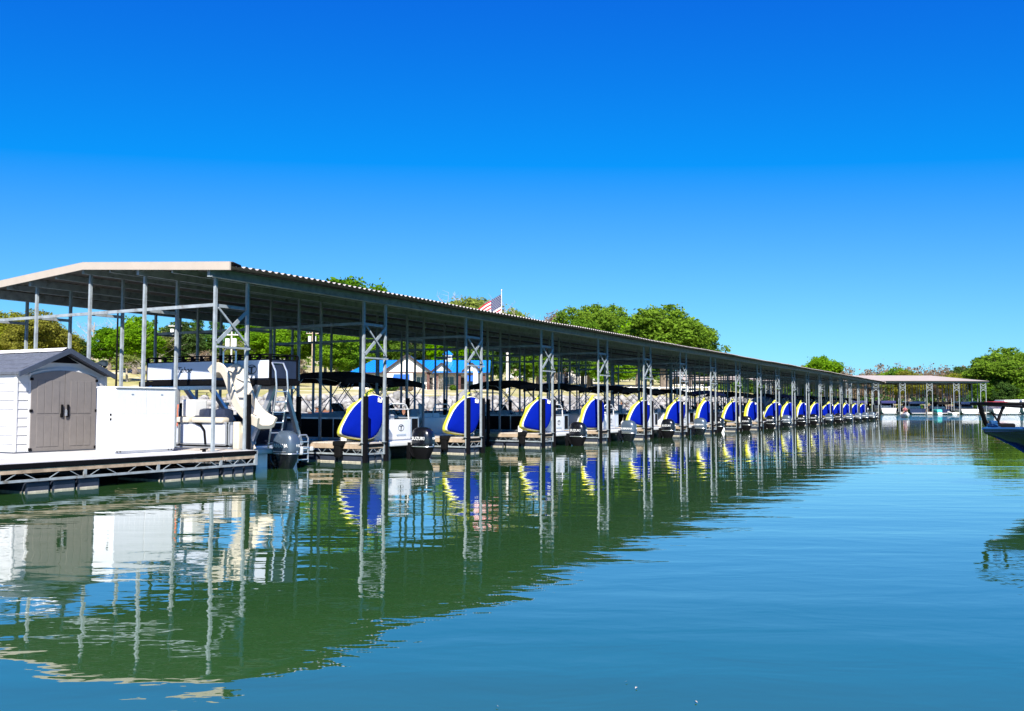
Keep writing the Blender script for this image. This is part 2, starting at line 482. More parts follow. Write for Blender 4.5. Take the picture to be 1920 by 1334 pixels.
def terrain_material():
    m = bpy.data.materials.new('lawn_and_clay')
    m.use_nodes = True
    n, l = m.node_tree.nodes, m.node_tree.links
    b = n['Principled BSDF']; b.inputs['Roughness'].default_value = 0.95; b.inputs['Specular IOR Level'].default_value = 0.15
    tc = n.new('ShaderNodeTexCoord')
    def noise(s, d=5):
        z = n.new('ShaderNodeTexNoise'); z.inputs['Scale'].default_value = s; z.inputs['Detail'].default_value = d
        z.inputs['Roughness'].default_value = 0.65
        l.new(tc.outputs['Object'], z.inputs['Vector']); return z.outputs['Fac']
    r1 = n.new('ShaderNodeValToRGB')
    for e, (p, c) in zip([r1.color_ramp.elements[0], r1.color_ramp.elements[1], r1.color_ramp.elements.new(0.52)],
                         [(0.36, (0.26, 0.255, 0.075)), (0.66, (0.46, 0.37, 0.21)), (0.52, (0.39, 0.34, 0.155))]):
        e.position = p; e.color = (*c, 1)
    l.new(noise(0.16), r1.inputs['Fac'])
    r2_ = n.new('ShaderNodeValToRGB')
    r2_.color_ramp.elements[0].position = 0.35; r2_.color_ramp.elements[1].position = 0.65
    r2_.color_ramp.elements[0].color = (0.17, 0.07, 0.035, 1); r2_.color_ramp.elements[1].color = (0.24, 0.12, 0.07, 1)  # exposed clay, toned down so gaps between the rocks look shaded
    l.new(noise(0.9), r2_.inputs['Fac'])
    sp = n.new('ShaderNodeSeparateXYZ'); l.new(tc.outputs['Object'], sp.inputs[0])
    mr = n.new('ShaderNodeMapRange'); mr.inputs['From Min'].default_value = 1.9; mr.inputs['From Max'].default_value = 2.4
    l.new(sp.outputs['Z'], mr.inputs['Value'])
    mx = n.new('ShaderNodeMix'); mx.data_type = 'RGBA'
    l.new(mr.outputs[0], mx.inputs['Factor']); l.new(r2_.outputs[0], mx.inputs[6]); l.new(r1.outputs[0], mx.inputs[7])
    l.new(mx.outputs[2], b.inputs['Base Color'])
    bp = n.new('ShaderNodeBump'); bp.inputs['Distance'].default_value = 0.08; bp.inputs['Strength'].default_value = 0.6
    l.new(noise(3.0, 6), bp.inputs['Height']); l.new(bp.outputs[0], b.inputs['Normal'])
    return m
M['terrain'] = terrain_material()
us = np.concatenate([np.arange(-420, -120, 12), np.arange(-120, 140, 2.5), np.arange(140, 520, 12)])
ds = np.concatenate([np.arange(90, 125, 1.5), np.arange(125, 300, 4), np.arange(300, 700, 20)])
U, D = np.meshgrid(us, ds)
Z = ground_z(U, D)
PX = CAM.x + FW.x*D + RT.x*U
PY = CAM.y + FW.y*D + RT.y*U
V = np.stack([PX.ravel(), PY.ravel(), Z.ravel()], 1)
nu, nd = len(us), len(ds)
ii = np.arange(nd*nu).reshape(nd, nu)
F = np.stack([ii[:-1,:-1].ravel(), ii[:-1,1:].ravel(), ii[1:,1:].ravel(), ii[1:,:-1].ravel()], 1)
tag(inst('ground', np_mesh('ground', V, F, M['terrain'], True)), kind='structure')

# rocks of the bank
rng = np.random.default_rng(3)
bm = bmesh.new(); bmesh.ops.create_icosphere(bm, subdivisions=1, radius=1)
ICO_V = np.array([v.co[:] for v in bm.verts]); ICO_F = np.array([[v.index for v in f.verts] for f in bm.faces]); bm.free()
NR = 3300
ru = rng.uniform(-78, 46, NR); rtv = rng.uniform(0, 1, NR)
low = np.where((ru > -22) & (ru < 2), 3.2, 0.2) + 0.8*np.sin(ru*0.9)
rt_ = low + (9.6-low)*rtv
rd = shore_d(ru)+rt_
rz = ground_z(ru, rd)
size = rng.uniform(0.20, 0.52, NR)*(1+0.6*(rng.uniform(0, 1, NR) > 0.9))
Vs = np.repeat(ICO_V[None], NR, 0)
Vs = Vs*(1+rng.uniform(-0.42, 0.30, (NR, len(ICO_V), 1)))
Vs *= (size[:, None]*rng.uniform(0.65, 1.25, (NR, 3)))[:, None, :]
an = rng.uniform(0, 6.28, NR); ca, sa = np.cos(an)[:, None], np.sin(an)[:, None]
x, y = Vs[:, :, 0]*ca-Vs[:, :, 1]*sa, Vs[:, :, 0]*sa+Vs[:, :, 1]*ca
cx_ = CAM.x+FW.x*rd+RT.x*ru; cy_ = CAM.y+FW.y*rd+RT.y*ru
V = np.stack([x+cx_[:, None], y+cy_[:, None], Vs[:, :, 2]*0.9+(rz+size*rng.uniform(0.1,0.7,NR))[:, None]], 2).reshape(-1, 3)
F = (ICO_F[None]+(np.arange(NR)*len(ICO_V))[:, None, None]).reshape(-1, 3)
tag(inst('riprap_bank', np_mesh('riprap_bank', V, F, M['rock'])), 'pale riprap rocks lining the lake bank below the lawn', 'rocks', kind='stuff')

# ------------------------------------------------------------------ covered dock
PITCHX, FWID, NF = 5.448, 0.981, 21
ROWS = [0.0, 2.39, 4.43, 6.58, 8.505]
ZD = 0.552
TOPS = [4.53, 4.73, 4.90, 4.72, 4.53]
XEND = (NF-1)*PITCHX+FWID
dock = empty('covered_dock', (0, 0, 0), 0, 'long covered boat dock with corrugated gable roof on galvanized posts', 'boat dock')

def roof_z(y):
    return 4.60 + (4.42-abs(y-4.30))*0.088 - 0.0

# corrugated roof sheet: two slopes
per = 0.21
X0, X1 = -0.28, XEND+0.28
nw = int((X1-X0)/per)
wave = []
for i in range(nw):
    b = X0+i*per
    wave += [(b, 0.0), (b+per*0.18, 0.012), (b+per*0.34, 0.044), (b+per*0.62, 0.044), (b+per*0.78, 0.012)]
wave.append((X1, 0.0))
wave = np.array(wave)
YE, YR, YB = -0.72, 4.30, 9.32
ZE, ZR = 4.72, 5.08
def sheet(dz, flip):
    Vv, Ff = [], []
    nn = len(wave)
    for y, z in ((YE, ZE), (YR, ZR), (YB, ZE)):
        for x_, w in wave: Vv.append((x_, y, z+w+dz+0.012*math.sin(x_*0.37)+0.007*math.sin(x_*1.153+y)))
    for r in range(2):
        for k in range(nn-1):
            q = (r*nn+k, r*nn+k+1, (r+1)*nn+k+1, (r+1)*nn+k)
            Ff.append(q if not flip else q[::-1])
    return np.array(Vv), np.array(Ff)
Vt, Ft = sheet(0.0, False); Vb, Fb = sheet(-0.012, True)
roof = inst('roof', np_mesh('roof', Vt, Ft, M['roof']), dock)
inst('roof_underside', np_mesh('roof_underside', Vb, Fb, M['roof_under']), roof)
mb = MB()
for a, b in (((YE-0.06), YR), (YR, YB+0.06)):
    pass
for xs in (X0-0.03, X1+0.03):
    mb = MB()
    for ya, za, yb, zb in ((YE-0.05, ZE+0.01, YR, ZR+0.01), (YR, ZR+0.01, YB+0.05, ZE+0.01)):
        mb.add([(xs-0.02, ya, za-0.11), (xs+0.02, ya, za-0.11), (xs+0.02, ya, za+0.075), (xs-0.02, ya, za+0.075),
                (xs-0.02, yb, zb-0.11), (xs+0.02, yb, zb-0.11), (xs+0.02, yb, zb+0.075), (xs-0.02, yb, zb+0.075)],
               [(0,3,2,1),(4,5,6,7),(0,1,5,4),(1,2,6,5),(2,3,7,6),(3,0,4,7)])
    mb.mi = 0
    mb.build('gable_trim', M['fascia'], roof)
    # folded edge over the roof sheet
    mb = MB()
    sgn = 1 if xs < 10 else -1
    for ya, za, yb, zb in ((YE-0.05, ZE+0.086, YR, ZR+0.086), (YR, ZR+0.086, YB+0.05, ZE+0.086)):
        mb.beam((xs+sgn*0.06, ya, za), (xs+sgn*0.06, yb, zb), 0.16, 0.006)
    mb.build('edge_flashing', M['fascia'], roof)
mb = MB()
for s in (-1, 1):
    mb.add([(X0, YR, ZR+0.062), (X1, YR, ZR+0.062), (X1, YR+s*0.22, ZR+0.047), (X0, YR+s*0.22, ZR+0.047)], [(0,1,2,3)])
mb.build('ridge_cap', M['roof'], roof)
# gutter end at the near corner
MB().tube([(X0+0.05, YE-0.02, ZE+0.05), (X0+0.30, YE-0.02, ZE+0.03)], [0.055, 0.03], 8).build('closure_strip', M['black'], roof)

# long beams under the roof, one per post row
for r, (y, zt) in enumerate(zip(ROWS, TOPS)):
    top = ZE+(ZR-ZE)*(1-abs(y-YR)/(YR-YE))-0.015
    mb = MB()
    mb.box(X0+0.06, y-0.045, zt, X1-0.06, y+0.045, top-0.004)
    if r in (0, 4):
        s = -1 if r == 0 else 1
        mb.box(X0+0.06, y+s*0.047, zt-0.002, X1-0.06, y+s*0.115, zt+0.016)
        mb.box(X0+0.06, y+s*0.047, top-0.05, X1-0.06, y+s*0.115, top-0.032)
    mb.build('roof_beam', M['steel'], dock)
for r in range(4):
    y = (ROWS[r]+ROWS[r+1])/2
    if abs(y-YR) < 0.3: continue
    top = ZE+(ZR-ZE)*(1-abs(y-YR)/(YR-YE))-0.016
    MB().box(X0+0.06, y-0.03, top-0.14, X1-0.06, y+0.03, top).build('purlin', M['steel'], dock)

# posts
PW = 0.067
post_meshes = []
for r, zt in enumerate(TOPS):
    mb = MB()
    mb.box(-PW/2, -PW/2, ZD-0.03, PW/2, PW/2, zt-0.002)
    mb.box(-PW/2-0.05, -PW/2-0.05, ZD, PW/2+0.05, PW/2+0.05, ZD+0.015)
    post_meshes.append(mb.mesh('post', M['steel']))
# braces of one frame
def frame_mesh_tie():
    mb = MB()
    mb.box(-0.022, -0.05, 3.88, 0.022, ROWS[4]+0.05, 3.955)
    return mb.mesh('tie_beam', M['steel'])
def link_mesh():
    mb = MB(); mb.box(PW/2+0.001, 0.06, 3.865, FWID-PW/2-0.001, 0.105, 3.94); return mb.mesh('link_bar', M['steel'])
def brace_mesh(k):
    mb = MB()
    if k == 0:
        mb.beam((0.02, -PW/2-0.012, 3.04), (FWID-0.02, -PW/2-0.012, 3.84), 0.02, 0.088)
    elif k == 1:
        mb.beam((0.02, -PW/2-0.045, 3.84), (FWID-0.02, -PW/2-0.045, 3.02), 0.03, 0.042)
    else:
        mb.box(-0.02, -PW/2-0.085, 2.92, FWID+0.02, -PW/2-0.035, 2.965)
    return mb.mesh('brace', M['steel'])
tie_m, link_m, br_m = frame_mesh_tie(), link_mesh(), [brace_mesh(k) for k in range(3)]

# finger deck
FL = 6.7
def finger_parts():
    out = {}
    mb = MB()
    nb = 44
    for k in range(nb):
        y0 = 0.02+k*FL/nb
        mb.box(0.02, y0, ZD-0.035, FWID-0.02, y0+FL/nb-0.012, ZD+random.uniform(-0.003, 0.003))
    out['finger'] = mb.mesh('finger', M['wood_pale'])
    mb = MB()                                      # timber skirts
    mb.box(-0.012, 0.03, ZD-0.165, 0.028, FL, ZD-0.04)
    mb.box(FWID-0.028, 0.03, ZD-0.165, FWID+0.012, FL, ZD-0.04)
    mb.box(0.03, -0.01, ZD-0.165, FWID-0.03, 0.028, ZD-0.115)
    out['skirt_board'] = mb.mesh('skirt_board', M['wood'])
    mb = MB(); mb.bbox(0.03, -0.03, ZD-0.11, FWID-0.03, 0.018, ZD-0.035, 0.01)
    out['rub_strip'] = mb.mesh('rub_strip', M['black'])
    mb = MB()                                      # open web truss
    zb0, zb1 = 0.215, 0.26
    zt0 = ZD-0.17
    for x_ in (0.012, FWID-0.012):
        mb.box(x_-0.022, 0.0, zb0, x_+0.022, FL, zb1)
        n_ = 16
        for k in range(n_):
            ya, yb, yc = k*FL/n_+0.05, (k+0.5)*FL/n_, (k+1)*FL/n_-0.05
            mb.beam((x_, ya, zt0), (x_, yb-0.03, zb1), 0.012, 0.012)
            mb.beam((x_, yb+0.03, zb1), (x_, yc, zt0), 0.012, 0.012)
    mb.box(0.035, -0.012, zb0, FWID-0.035, 0.03, zb1)
    for k in range(2):
        xa = 0.09+k*0.42
        mb.beam((xa, 0.006, zt0), (xa+0.17, 0.006, zb1), 0.013, 0.013)
        mb.beam((xa+0.23, 0.006, zb1), (xa+0.38, 0.006, zt0), 0.013, 0.013)
    for x_ in (0.0, FWID):                           # corner angles
        mb.box(x_-0.04, -0.035, zb0-0.01, x_+0.04, 0.0, ZD-0.005)
    out['truss'] = mb.mesh('truss', M['steel'])
    return out
FP = finger_parts()
def float_mesh(w, l, h=0.235):
    mb = MB()
    mb.bbox(0.012, 0.012, -0.28, w-0.012, l-0.012, h-0.03, 0.045)
    mb.mi = 1
    mb.box(0.009, 0.05, 0.004, w-0.009, l-0.05, 0.038)
    mb.box(0.05, 0.009, 0.004, w-0.05, l-0.009, 0.038)
    return mb.mesh('float', [M['float'], M['scum']])
FLT = float_mesh(FWID/3-0.02, 0.9)
FLS = float_mesh(FWID-0.06, 0.62)
def pole_mesh():
    mb = MB()
    mb.box(-0.075, -0.05, -0.3, 0.045, 0.045, 1.86)
    for k in range(9): mb.disc((-0.02, -0.05, 0.25+k*0.19), (0, -1, 0), 0.012, 6, 0.006)
    return mb.mesh('bumper_pole', M['black'])
POLE = pole_mesh()
def fender_mesh():
    mb = MB()
    mb.bbox(-0.16, -0.12, ZD-0.42, -0.02, 0.12, ZD-0.05, 0.05)
    mb.bbox(-0.17, -0.16, ZD-0.10, 0.10, 0.16, ZD+0.05, 0.04)
    return mb.mesh('edge_fender', M['rubber'])
FEN = fender_mesh()
PED = MB().bbox(-0.10, -0.09, ZD, 0.10, 0.09, ZD+1.05, 0.02).bbox(-0.12, -0.11, ZD+1.05, 0.12, 0.11, ZD+1.14, 0.02).mesh('power_pedestal', M['white_flat'])
for n in range(NF):
    fx = n*PITCHX
    for r, y in enumerate(ROWS):
        for xx in (fx, fx+FWID):
            inst('post', post_meshes[r], dock, (xx, y, 0), (math.radians(random.uniform(-0.18, 0.18)), math.radians(random.uniform(-0.18, 0.18)), 0))
        inst('link_bar', link_m, dock, (fx, y-0.06 if r else y-0.03, 0))
    inst('tie_beam', tie_m, dock, (fx+PW/2+0.024, 0.06, 0))
    for k in range(3):
        inst('brace', br_m[k], dock, (fx, 0, 0))
    fo = inst('finger', FP['finger'], dock, (fx, 0, 0))
    inst('skirt_board', FP['skirt_board'], fo); inst('rub_strip', FP['rub_strip'], fo); inst('truss', FP['truss'], fo)
    for k in range(3):
        inst('float', FLT, fo, (0.02+k*(FWID/3-0.003), 0.03, 0))
    for k in range(8 if n < 8 else 4):
        inst('float', FLS, fo, (0.03, 0.98+k*0.70, 0))
    if n: inst('bumper_pole', POLE, fo, (0.0, -0.11, 0))
    inst('bumper_pole', POLE, fo, (FWID+0.06, -0.02, 0), (0, 0, math.pi/2))
    if n: inst('edge_fender', FEN, fo, (0, 0.78, 0))
    if n: inst('power_pedestal', PED, fo, (0.5, 5.9, 0))
    for y in (ROWS[1], ROWS[2]):
        inst('bumper_pole', POLE, fo, (-0.02, y-0.06, 0)); 

# walkway behind the slips
mb = MB(); mb.box(-0.2, 6.72, ZD-0.05, XEND+0.4, 10.3, ZD-0.004)
walk = mb.build('walkway', M['deck'], dock)
mb = MB(); mb.box(-0.2, 6.70, 0.2, XEND+0.4, 6.715, ZD-0.06); mb.box(-0.2, 10.31, 0.16, XEND+0.4, 10.36, ZD+0.14)
mb.build('kerb', M['steel_dull'], walk)
WF = float_mesh(1.6, 3.3)
for n in range(NF): inst('float', WF, walk, (n*PITCHX+1.6, 6.9, -0.03))

# ------------------------------------------------------------------ open pier in front of the gable end
pier = empty('floating_pier', (0, 0, 0), 0, 'pale decked floating pier with open web truss in front of the gable end', 'pier')
PX0, PX1, PY0, PY1 = -11.5, -0.06, -0.35, 6.4
mb = MB()
nb = 46
for k in range(nb):
    x0 = PX0+k*(PX1-PX0)/nb
    mb.box(x0, PY0+0.03, ZD-0.05, x0+(PX1-PX0)/nb-0.006, PY1, ZD-0.002+random.uniform(-0.002, 0.002))
mb.build('deck', M['deck'], pier)
mb = MB(); mb.box(-0.05, PY0+0.03, ZD-0.05, FWID+0.02, -0.06, ZD-0.002)
mb.build('deck', M['deck'], pier)
mb = MB(); mb.bbox(PX0, PY0-0.03, ZD-0.105, PX1, PY0+0.028, ZD-0.012, 0.012); mb.bbox(PX1+0.02, PY0-0.03, ZD-0.105, FWID+0.03, PY0+0.028, ZD-0.012, 0.012)
mb.build('rub_strip', M['black'], pier)
mb = MB(); mb.box(PX0, PY0-0.012, ZD-0.19, PX1, PY0+0.03, ZD-0.11); mb.box(PX1+0.02, PY0-0.012, ZD-0.19, FWID+0.03, PY0+0.03, ZD-0.11)
mb.build('edge_board', M['wood'], pier)
mb = MB()
zb0, zb1, zt0 = 0.205, 0.25, ZD-0.195
mb.box(PX0, PY0-0.02, zb0, FWID+0.04, PY0+0.025, zb1)
pitch = 0.95
x_ = PX1-0.02
while x_ > PX0+1:
    mb.box(x_-0.03, PY0-0.018, zb1, x_+0.03, PY0+0.02, zt0+0.01)
    mb.beam((x_-0.12, PY0, zb1), (x_-0.32, PY0, zt0), 0.013, 0.013)
    mb.beam((x_-0.55, PY0, zt0), (x_-0.74, PY0, zb1), 0.013, 0.013)
    mb.beam((x_-1.02, PY0, zb1), (x_-1.24, PY0, zt0), 0.013, 0.013)
    mb.beam((x_-1.40, PY0, zt0), (x_-1.60, PY0, zb1), 0.013, 0.013)
    x_ -= 1.72
for k in range(2):
    xa = 0.12+k*0.42
    mb.beam((xa, PY0, zt0), (xa+0.15, PY0, zb1), 0.013, 0.013); mb.beam((xa+0.19, PY0, zb1), (xa+0.34, PY0, zt0), 0.013, 0.013)
mb.box(FWID-0.03, PY0-0.03, zb0-0.004, FWID+0.05, PY0+0.03, ZD-0.006)
mb.build('truss', M['steel'], pier)
PF = float_mesh(0.50, 1.5)
PS = float_mesh(0.31, 1.2)
for gx in (-1.62, -4.7, -7.8, -10.8):
    for k in range(3): inst('float', PF, pier, (gx+k*0.53, PY0+0.03, -0.01))
for k in range(3): inst('float', PS, pier, (0.04+k*0.325, PY0+0.03, -0.012))
mb = MB(); mb.box(PX0+0.1, 1.7, -0.1, PX1-0.1, 6.2, 0.3); mb.build('float', M['float'], pier)
# ------------------------------------------------------------------ storage shed on the pier
def build_shed():
    ox, oy = -2.84, 2.95
    W, L, H0, HP = 2.26, 2.5, 1.72, 2.24
    s = empty('storage_shed', (ox, oy, ZD), 0, 'white plastic storage shed with taupe double doors and slate shingle roof', 'shed')
    # walls with lap siding boards
    mb = MB()
    mb.box(0.02, 0.03, 0.0, W-0.02, L-0.02, H0)
    mb.prism([(0.02, H0), (W-0.02, H0), (W/2, HP-0.03)], 'y', 0.03, L-0.02)
    wall = mb.build('wall', M['shed_wall'], s)
    nb = 9
    mbL, mbF = MB(), MB()
    h = H0/nb
    sb = MB().add([(0.019, 0.0, 0.004), (0.019, L, 0.004), (-0.006, L, 0.004), (-0.006, 0.0, 0.004),
                   (0.019, 0.0, h-0.006), (0.019, L, h-0.006), (0.010, L, h-0.006), (0.010, 0.0, h-0.006)],
                  [(0,1,2,3),(4,7,6,5),(0,4,5,1),(2,6,7,3),(1,5,6,2),(3,7,4,0)]).mesh('siding_board', M['shed_wall'])
    sf = MB().add([(0.0, 0.0, 0.004), (0.30, 0.0, 0.004), (0.30, 0.028, 0.004), (0.0, 0.028, 0.004),
                   (0.0, 0.012, h-0.006), (0.30, 0.012, h-0.006), (0.30, 0.028, h-0.006), (0.0, 0.028, h-0.006)],
                  [(0,3,2,1),(4,5,6,7),(0,1,5,4),(1,2,6,5),(2,3,7,6),(3,0,4,7)]).mesh('siding_board', M['shed_wall'])
    for k in range(nb):
        inst('siding_board', sb, wall, (0, 0, k*h)); inst('siding_board', sf, wall, (0.04, 0.0, k*h)); inst('siding_board', sf, wall, (W-0.34, 0.0, k*h))
    for x in (-0.008, W-0.042):
        MB().bbox(x, -0.012, 0.0, x+0.05, 0.06, H0+0.02, 0.012).build('corner_post', M['shed_wall'], wall)
    # doors with an arched head
    x0, x1, xm = 0.34, 1.96, 1.15
    zt = lambda x: 1.70+0.13*(1-((x-xm)/(x1-xm))**2)
    MB().prism([(x0-0.045, 0.0), (x0-0.045, 1.72)]+[(x0-0.045+(x1-x0+0.09)*i/14, zt(x0-0.045+(x1-x0+0.09)*i/14)+0.055) for i in range(15)]+[(x1+0.045, 0.0)], 'y', -0.008, 0.026).build('door_frame', M['shed_wall'], s)
    for a, b, hx in ((x0, xm-0.006, xm-0.075), (xm+0.006, x1, xm+0.075)):
        d = MB().prism([(a, 0.015)]+[(a+(b-a)*i/8, zt(a+(b-a)*i/8)) for i in range(9)]+[(b, 0.015)], 'y', -0.034, -0.009).build('door', M['shed_door'], s)
        pw = (b-a-0.26)/3
        for k in range(3):
            for z0, z1 in ((0.12, 0.80), (0.86, 1.60)):
                mb = MB(); mb.bbox(a+0.13+k*pw+0.006, -0.043, z0, a+0.13+(k+1)*pw-0.006, -0.030, z1, 0.005); mb.build('door_panel', M['shed_door'], d)
        mb = MB(); mb.bbox(hx-0.022, -0.075, 0.78, hx+0.022, -0.034, 1.06, 0.012); mb.bbox(hx-0.035, -0.06, 0.77, hx+0.035, -0.033, 0.86, 0.012)
        mb.build('handle', M['black'], d)
        for z in (0.07, 0.92, 1.62):
            xx = a if a < xm else b
            MB().bbox(xx-0.03, -0.055, z-0.03, xx+0.03, -0.008, z+0.03, 0.01).build('hinge', M['black'], d)
    mb = MB(); mb.bbox(xm-0.028, -0.10, 0.80, xm+0.028, -0.076, 0.87, 0.008)
    mb.tube([(xm-0.02, -0.088, 0.87), (xm-0.02, -0.088, 0.93), (xm, -0.088, 0.95), (xm+0.02, -0.088, 0.93), (xm+0.02, -0.088, 0.87)], 0.006, 6)
    mb.build('padlock', M['alu'], s)
    MB().box(-0.05, -0.06, 0.0, W+0.05, L, 0.022).build('base_sill', M['shed_trim'], s)
    # roof
    ov = 0.07
    sl = (HP-H0)/(W/2)
    r = None
    for sgn in (-1, 1):
        xe = W/2+sgn*(W/2+ov); ze = H0-ov*sl+0.03
        mb = MB()
        a, b = (W/2, HP+0.03), (xe, ze)
        mb.prism([a, b, (b[0], b[1]+0.035), (a[0], a[1]+0.035)], 'y', -0.19, L+0.12)
        o = mb.build('roof', M['shed_roof'], s)
        nrow, ncol = 5, 8
        for i in range(nrow):
            t0, t1 = i/nrow, (i+1)/nrow
            for k in range(ncol):
                ya = -0.17+(L+0.26)*(k+(0.5 if i % 2 else 0))/ncol; yb = min(ya+(L+0.26)/ncol-0.008, L+0.11)
                if ya > L+0.05: continue
                p = lambda t: (W/2+(xe-W/2)*t, HP+0.066+(ze-HP-0.03)*t)
                (xa, za), (xb, zb) = p(t0), p(min(t1+0.03, 1.0))
                th = random.uniform(0.008, 0.013)
                MB().add([(xa, ya, za), (xb, ya, zb+th), (xb, yb, zb+th), (xa, yb, za), (xa, ya, za-0.004), (xb, ya, zb-0.003), (xb, yb, zb-0.003), (xa, yb, za-0.004)],
                         [(0,1,2,3),(4,7,6,5),(0,4,5,1),(1,5,6,2),(2,6,7,3),(3,7,4,0)]).build('shingle', M['shed_roof'], o)
        mb = MB()
        mb.prism([(W/2, HP-0.02), (xe, ze-0.055), (xe, ze+0.055), (W/2, HP+0.095)], 'y', -0.235, -0.185)
        mb.build('barge_board', M['shed_trim'], o)
    mb = MB()
    for k in range(3):
        ya = -0.1+k*(L+0.15)/3; yb = ya+(L+0.15)/3-0.03
        mb.add([(W/2-0.14, ya, HP+0.035), (W/2, ya, HP+0.115), (W/2+0.14, ya, HP+0.035), (W/2-0.14, yb, HP+0.035), (W/2, yb, HP+0.115), (W/2+0.14, yb, HP+0.035)],
               [(0,1,4,3),(1,2,5,4)])
    mb.build('ridge_skylight', M['white_flat'], s)
    MB().prism([(W/2-0.38, HP-0.235), (W/2+0.38, HP-0.235), (W/2, HP-0.04)], 'y', 0.0, 0.028).build('gable_vent', M['black'], s)
    return s
build_shed()

def build_cabinet():
    c = empty('dock_cabinet', (-1.96, 0.82, ZD), 0, 'tall plain white cabinet on the pier beside the shed', 'cabinet')
    MB().bbox(0, 0.012, 0.03, 1.58, 0.62, 1.41, 0.012).build('carcass', M['white'], c)
    for a, b in ((0.012, 0.786), (0.794, 1.568)):
        d = MB().bbox(a, -0.018, 0.06, b, 0.010, 1.37, 0.008).build('door', M['white'], c)
        for k in range(5):
            x = a+0.12+k*0.135
            for z in (0.22, 0.86):
                MB().bbox(x, -0.0195, z, x+0.10, -0.0175, z+0.34, 0.002).build('raised_panel', M['white'], d)
        MB().bbox(a+0.36, -0.03, 1.28, a+0.42, -0.017, 1.295, 0.003).build('pull', M['alu'], d)
    MB().bbox(-0.012, -0.03, 1.415, 1.592, 0.64, 1.45, 0.012).build('lid', M['white'], c)
    for k in range(2):
        MB().bbox(-0.016, 0.12, 0.72+k*0.10, 0.0, 0.17, 0.77+k*0.10, 0.006).build('latch', M['black'], c)
    for x in (0.06, 0.14, 1.42, 1.50):
        MB().disc((x, -0.001, 0.045), (0, -1, 0), 0.014, 8, 0.008).build('bolt', M['black'], c)
    MB().box(0.02, 0.03, 0.0, 1.56, 0.60, 0.03).build('plinth', M['white_flat'], c)
build_cabinet()
# small items on the pier
t = empty('mooring_cleat', (-0.25, 0.0, ZD), 0.2, 'small dark mooring cleat on the deck edge by the corner post', 'cleat')
mb = MB(); mb.tube([(-0.13, 0, 0.06), (0.13, 0, 0.06)], [0.014, 0.014], 6); mb.build('horn', M['black'], t)
mb = MB(); mb.box(-0.045, -0.02, 0, -0.02, 0.02, 0.06); mb.box(0.02, -0.02, 0, 0.045, 0.02, 0.06); mb.build('base', M['black'], t)

# ------------------------------------------------------------------ outboard motors
def superring(z, hx, hy, yo, n=22, e=2.9):
    r = []
    for k in range(n):
        a = 2*math.pi*k/n
        c, s_ = math.cos(a), math.sin(a)
        r.append((hx*math.copysign(abs(c)**(2/e), c), yo+hy*math.copysign(abs(s_)**(2/e), s_), z))
    return r
LET = {}
def build_outboard(parent, kind):
    """motor with powerhead over y=-0.55, prop below; stern of boat at y=0"""
    yo = -0.52
    cm = M['cowl_grey'] if kind == 'grey' else M['cowl_black']
    mb = MB()
    mb.loft([superring(z, hx, hy, yo+o) for z, hx, hy, o in ((0.40, 0.215, 0.33, 0.0), (0.28, 0.205, 0.315, 0.0), (0.12, 0.17, 0.26, 0.02), (0.0, 0.13, 0.21, 0.03), (-0.15, 0.08, 0.15, 0.03), (-0.45, 0.05, 0.12, 0.02))])
    mb.bbox(-0.05, yo-0.28, -0.16, 0.05, yo+0.12, -0.135, 0.008)
    mb.bbox(-0.11, yo+0.2, 0.05, 0.11, yo+0.45, 0.42, 0.03)
    mb.bbox(-0.16, yo+0.36, 0.0, -0.12, yo+0.5, 0.5, 0.01); mb.bbox(0.12, yo+0.36, 0.0, 0.16, yo+0.5, 0.5, 0.01)
    mb.tube([(-0.14, yo+0.40, 0.35), (-0.2, yo+0.34, 0.22), (-0.12, yo+0.3, 0.08)], 0.018, 6)
    mot = mb.build('outboard_motor', M['black'] if kind != 'grey' else M['cowl_black'], parent, smooth=True)
    prof = ((0.37, 0.215, 0.33, 0.0), (0.40, 0.232, 0.350, 0.0), (0.50, 0.240, 0.362, 0.0), (0.62, 0.240, 0.362, 0.0), (0.75, 0.228, 0.345, 0.005), (0.85, 0.20, 0.305, 0.012), (0.915, 0.155, 0.24, 0.02), (0.95, 0.095, 0.15, 0.025), (0.962, 0.03, 0.05, 0.025))
    cow = MB().loft([superring(z, hx, hy, yo+o) for z, hx, hy, o in prof]).build('cowl', cm, mot, smooth=60)
    mb = MB(); mb.loft([superring(z, hx, hy, yo) for z, hx, hy in ((0.365, 0.226, 0.343), (0.378, 0.236, 0.353), (0.392, 0.230, 0.347))], caps=False)
    mb.build('trim_band', M['alu'], mot, smooth=True)
    key = (kind,)
    if key not in LET:
        word, num = ('YAMAHA', '115') if kind == 'grey' else ('SUZUKI', '150')
        LET[key] = (text_mesh(word, 0.135, M['letter_white'], 0.0), text_mesh(num, 0.095, M['letter_white'], 0.0, 'number'))
    w, nm = LET[key]
    zc = 0.62 if kind != 'grey' else 0.58
    inst('lettering', w, mot, (-0.2425, yo+0.02, zc), (math.radians(90), 0, math.radians(-90)))
    inst('lettering', w, mot, (0.2425, yo+0.02, zc), (math.radians(90), 0, math.radians(90)))
    inst('number', nm, mot, (0.02, yo-0.3655, zc+0.0), (math.radians(90), 0, 0))
    if kind == 'grey':
        for s in (-1, 1):
            MB().bbox(s*0.2405-0.004, yo-0.20, 0.425, s*0.2405+0.004, yo+0.24, 0.445, 0.003).build('stripe', M['alu'], mot)
    MB().disc((0.0, yo-0.356, 0.43), (0, -1, 0), 0.03, 10, 0.008).build('emblem', M['alu'], mot)
    return mot

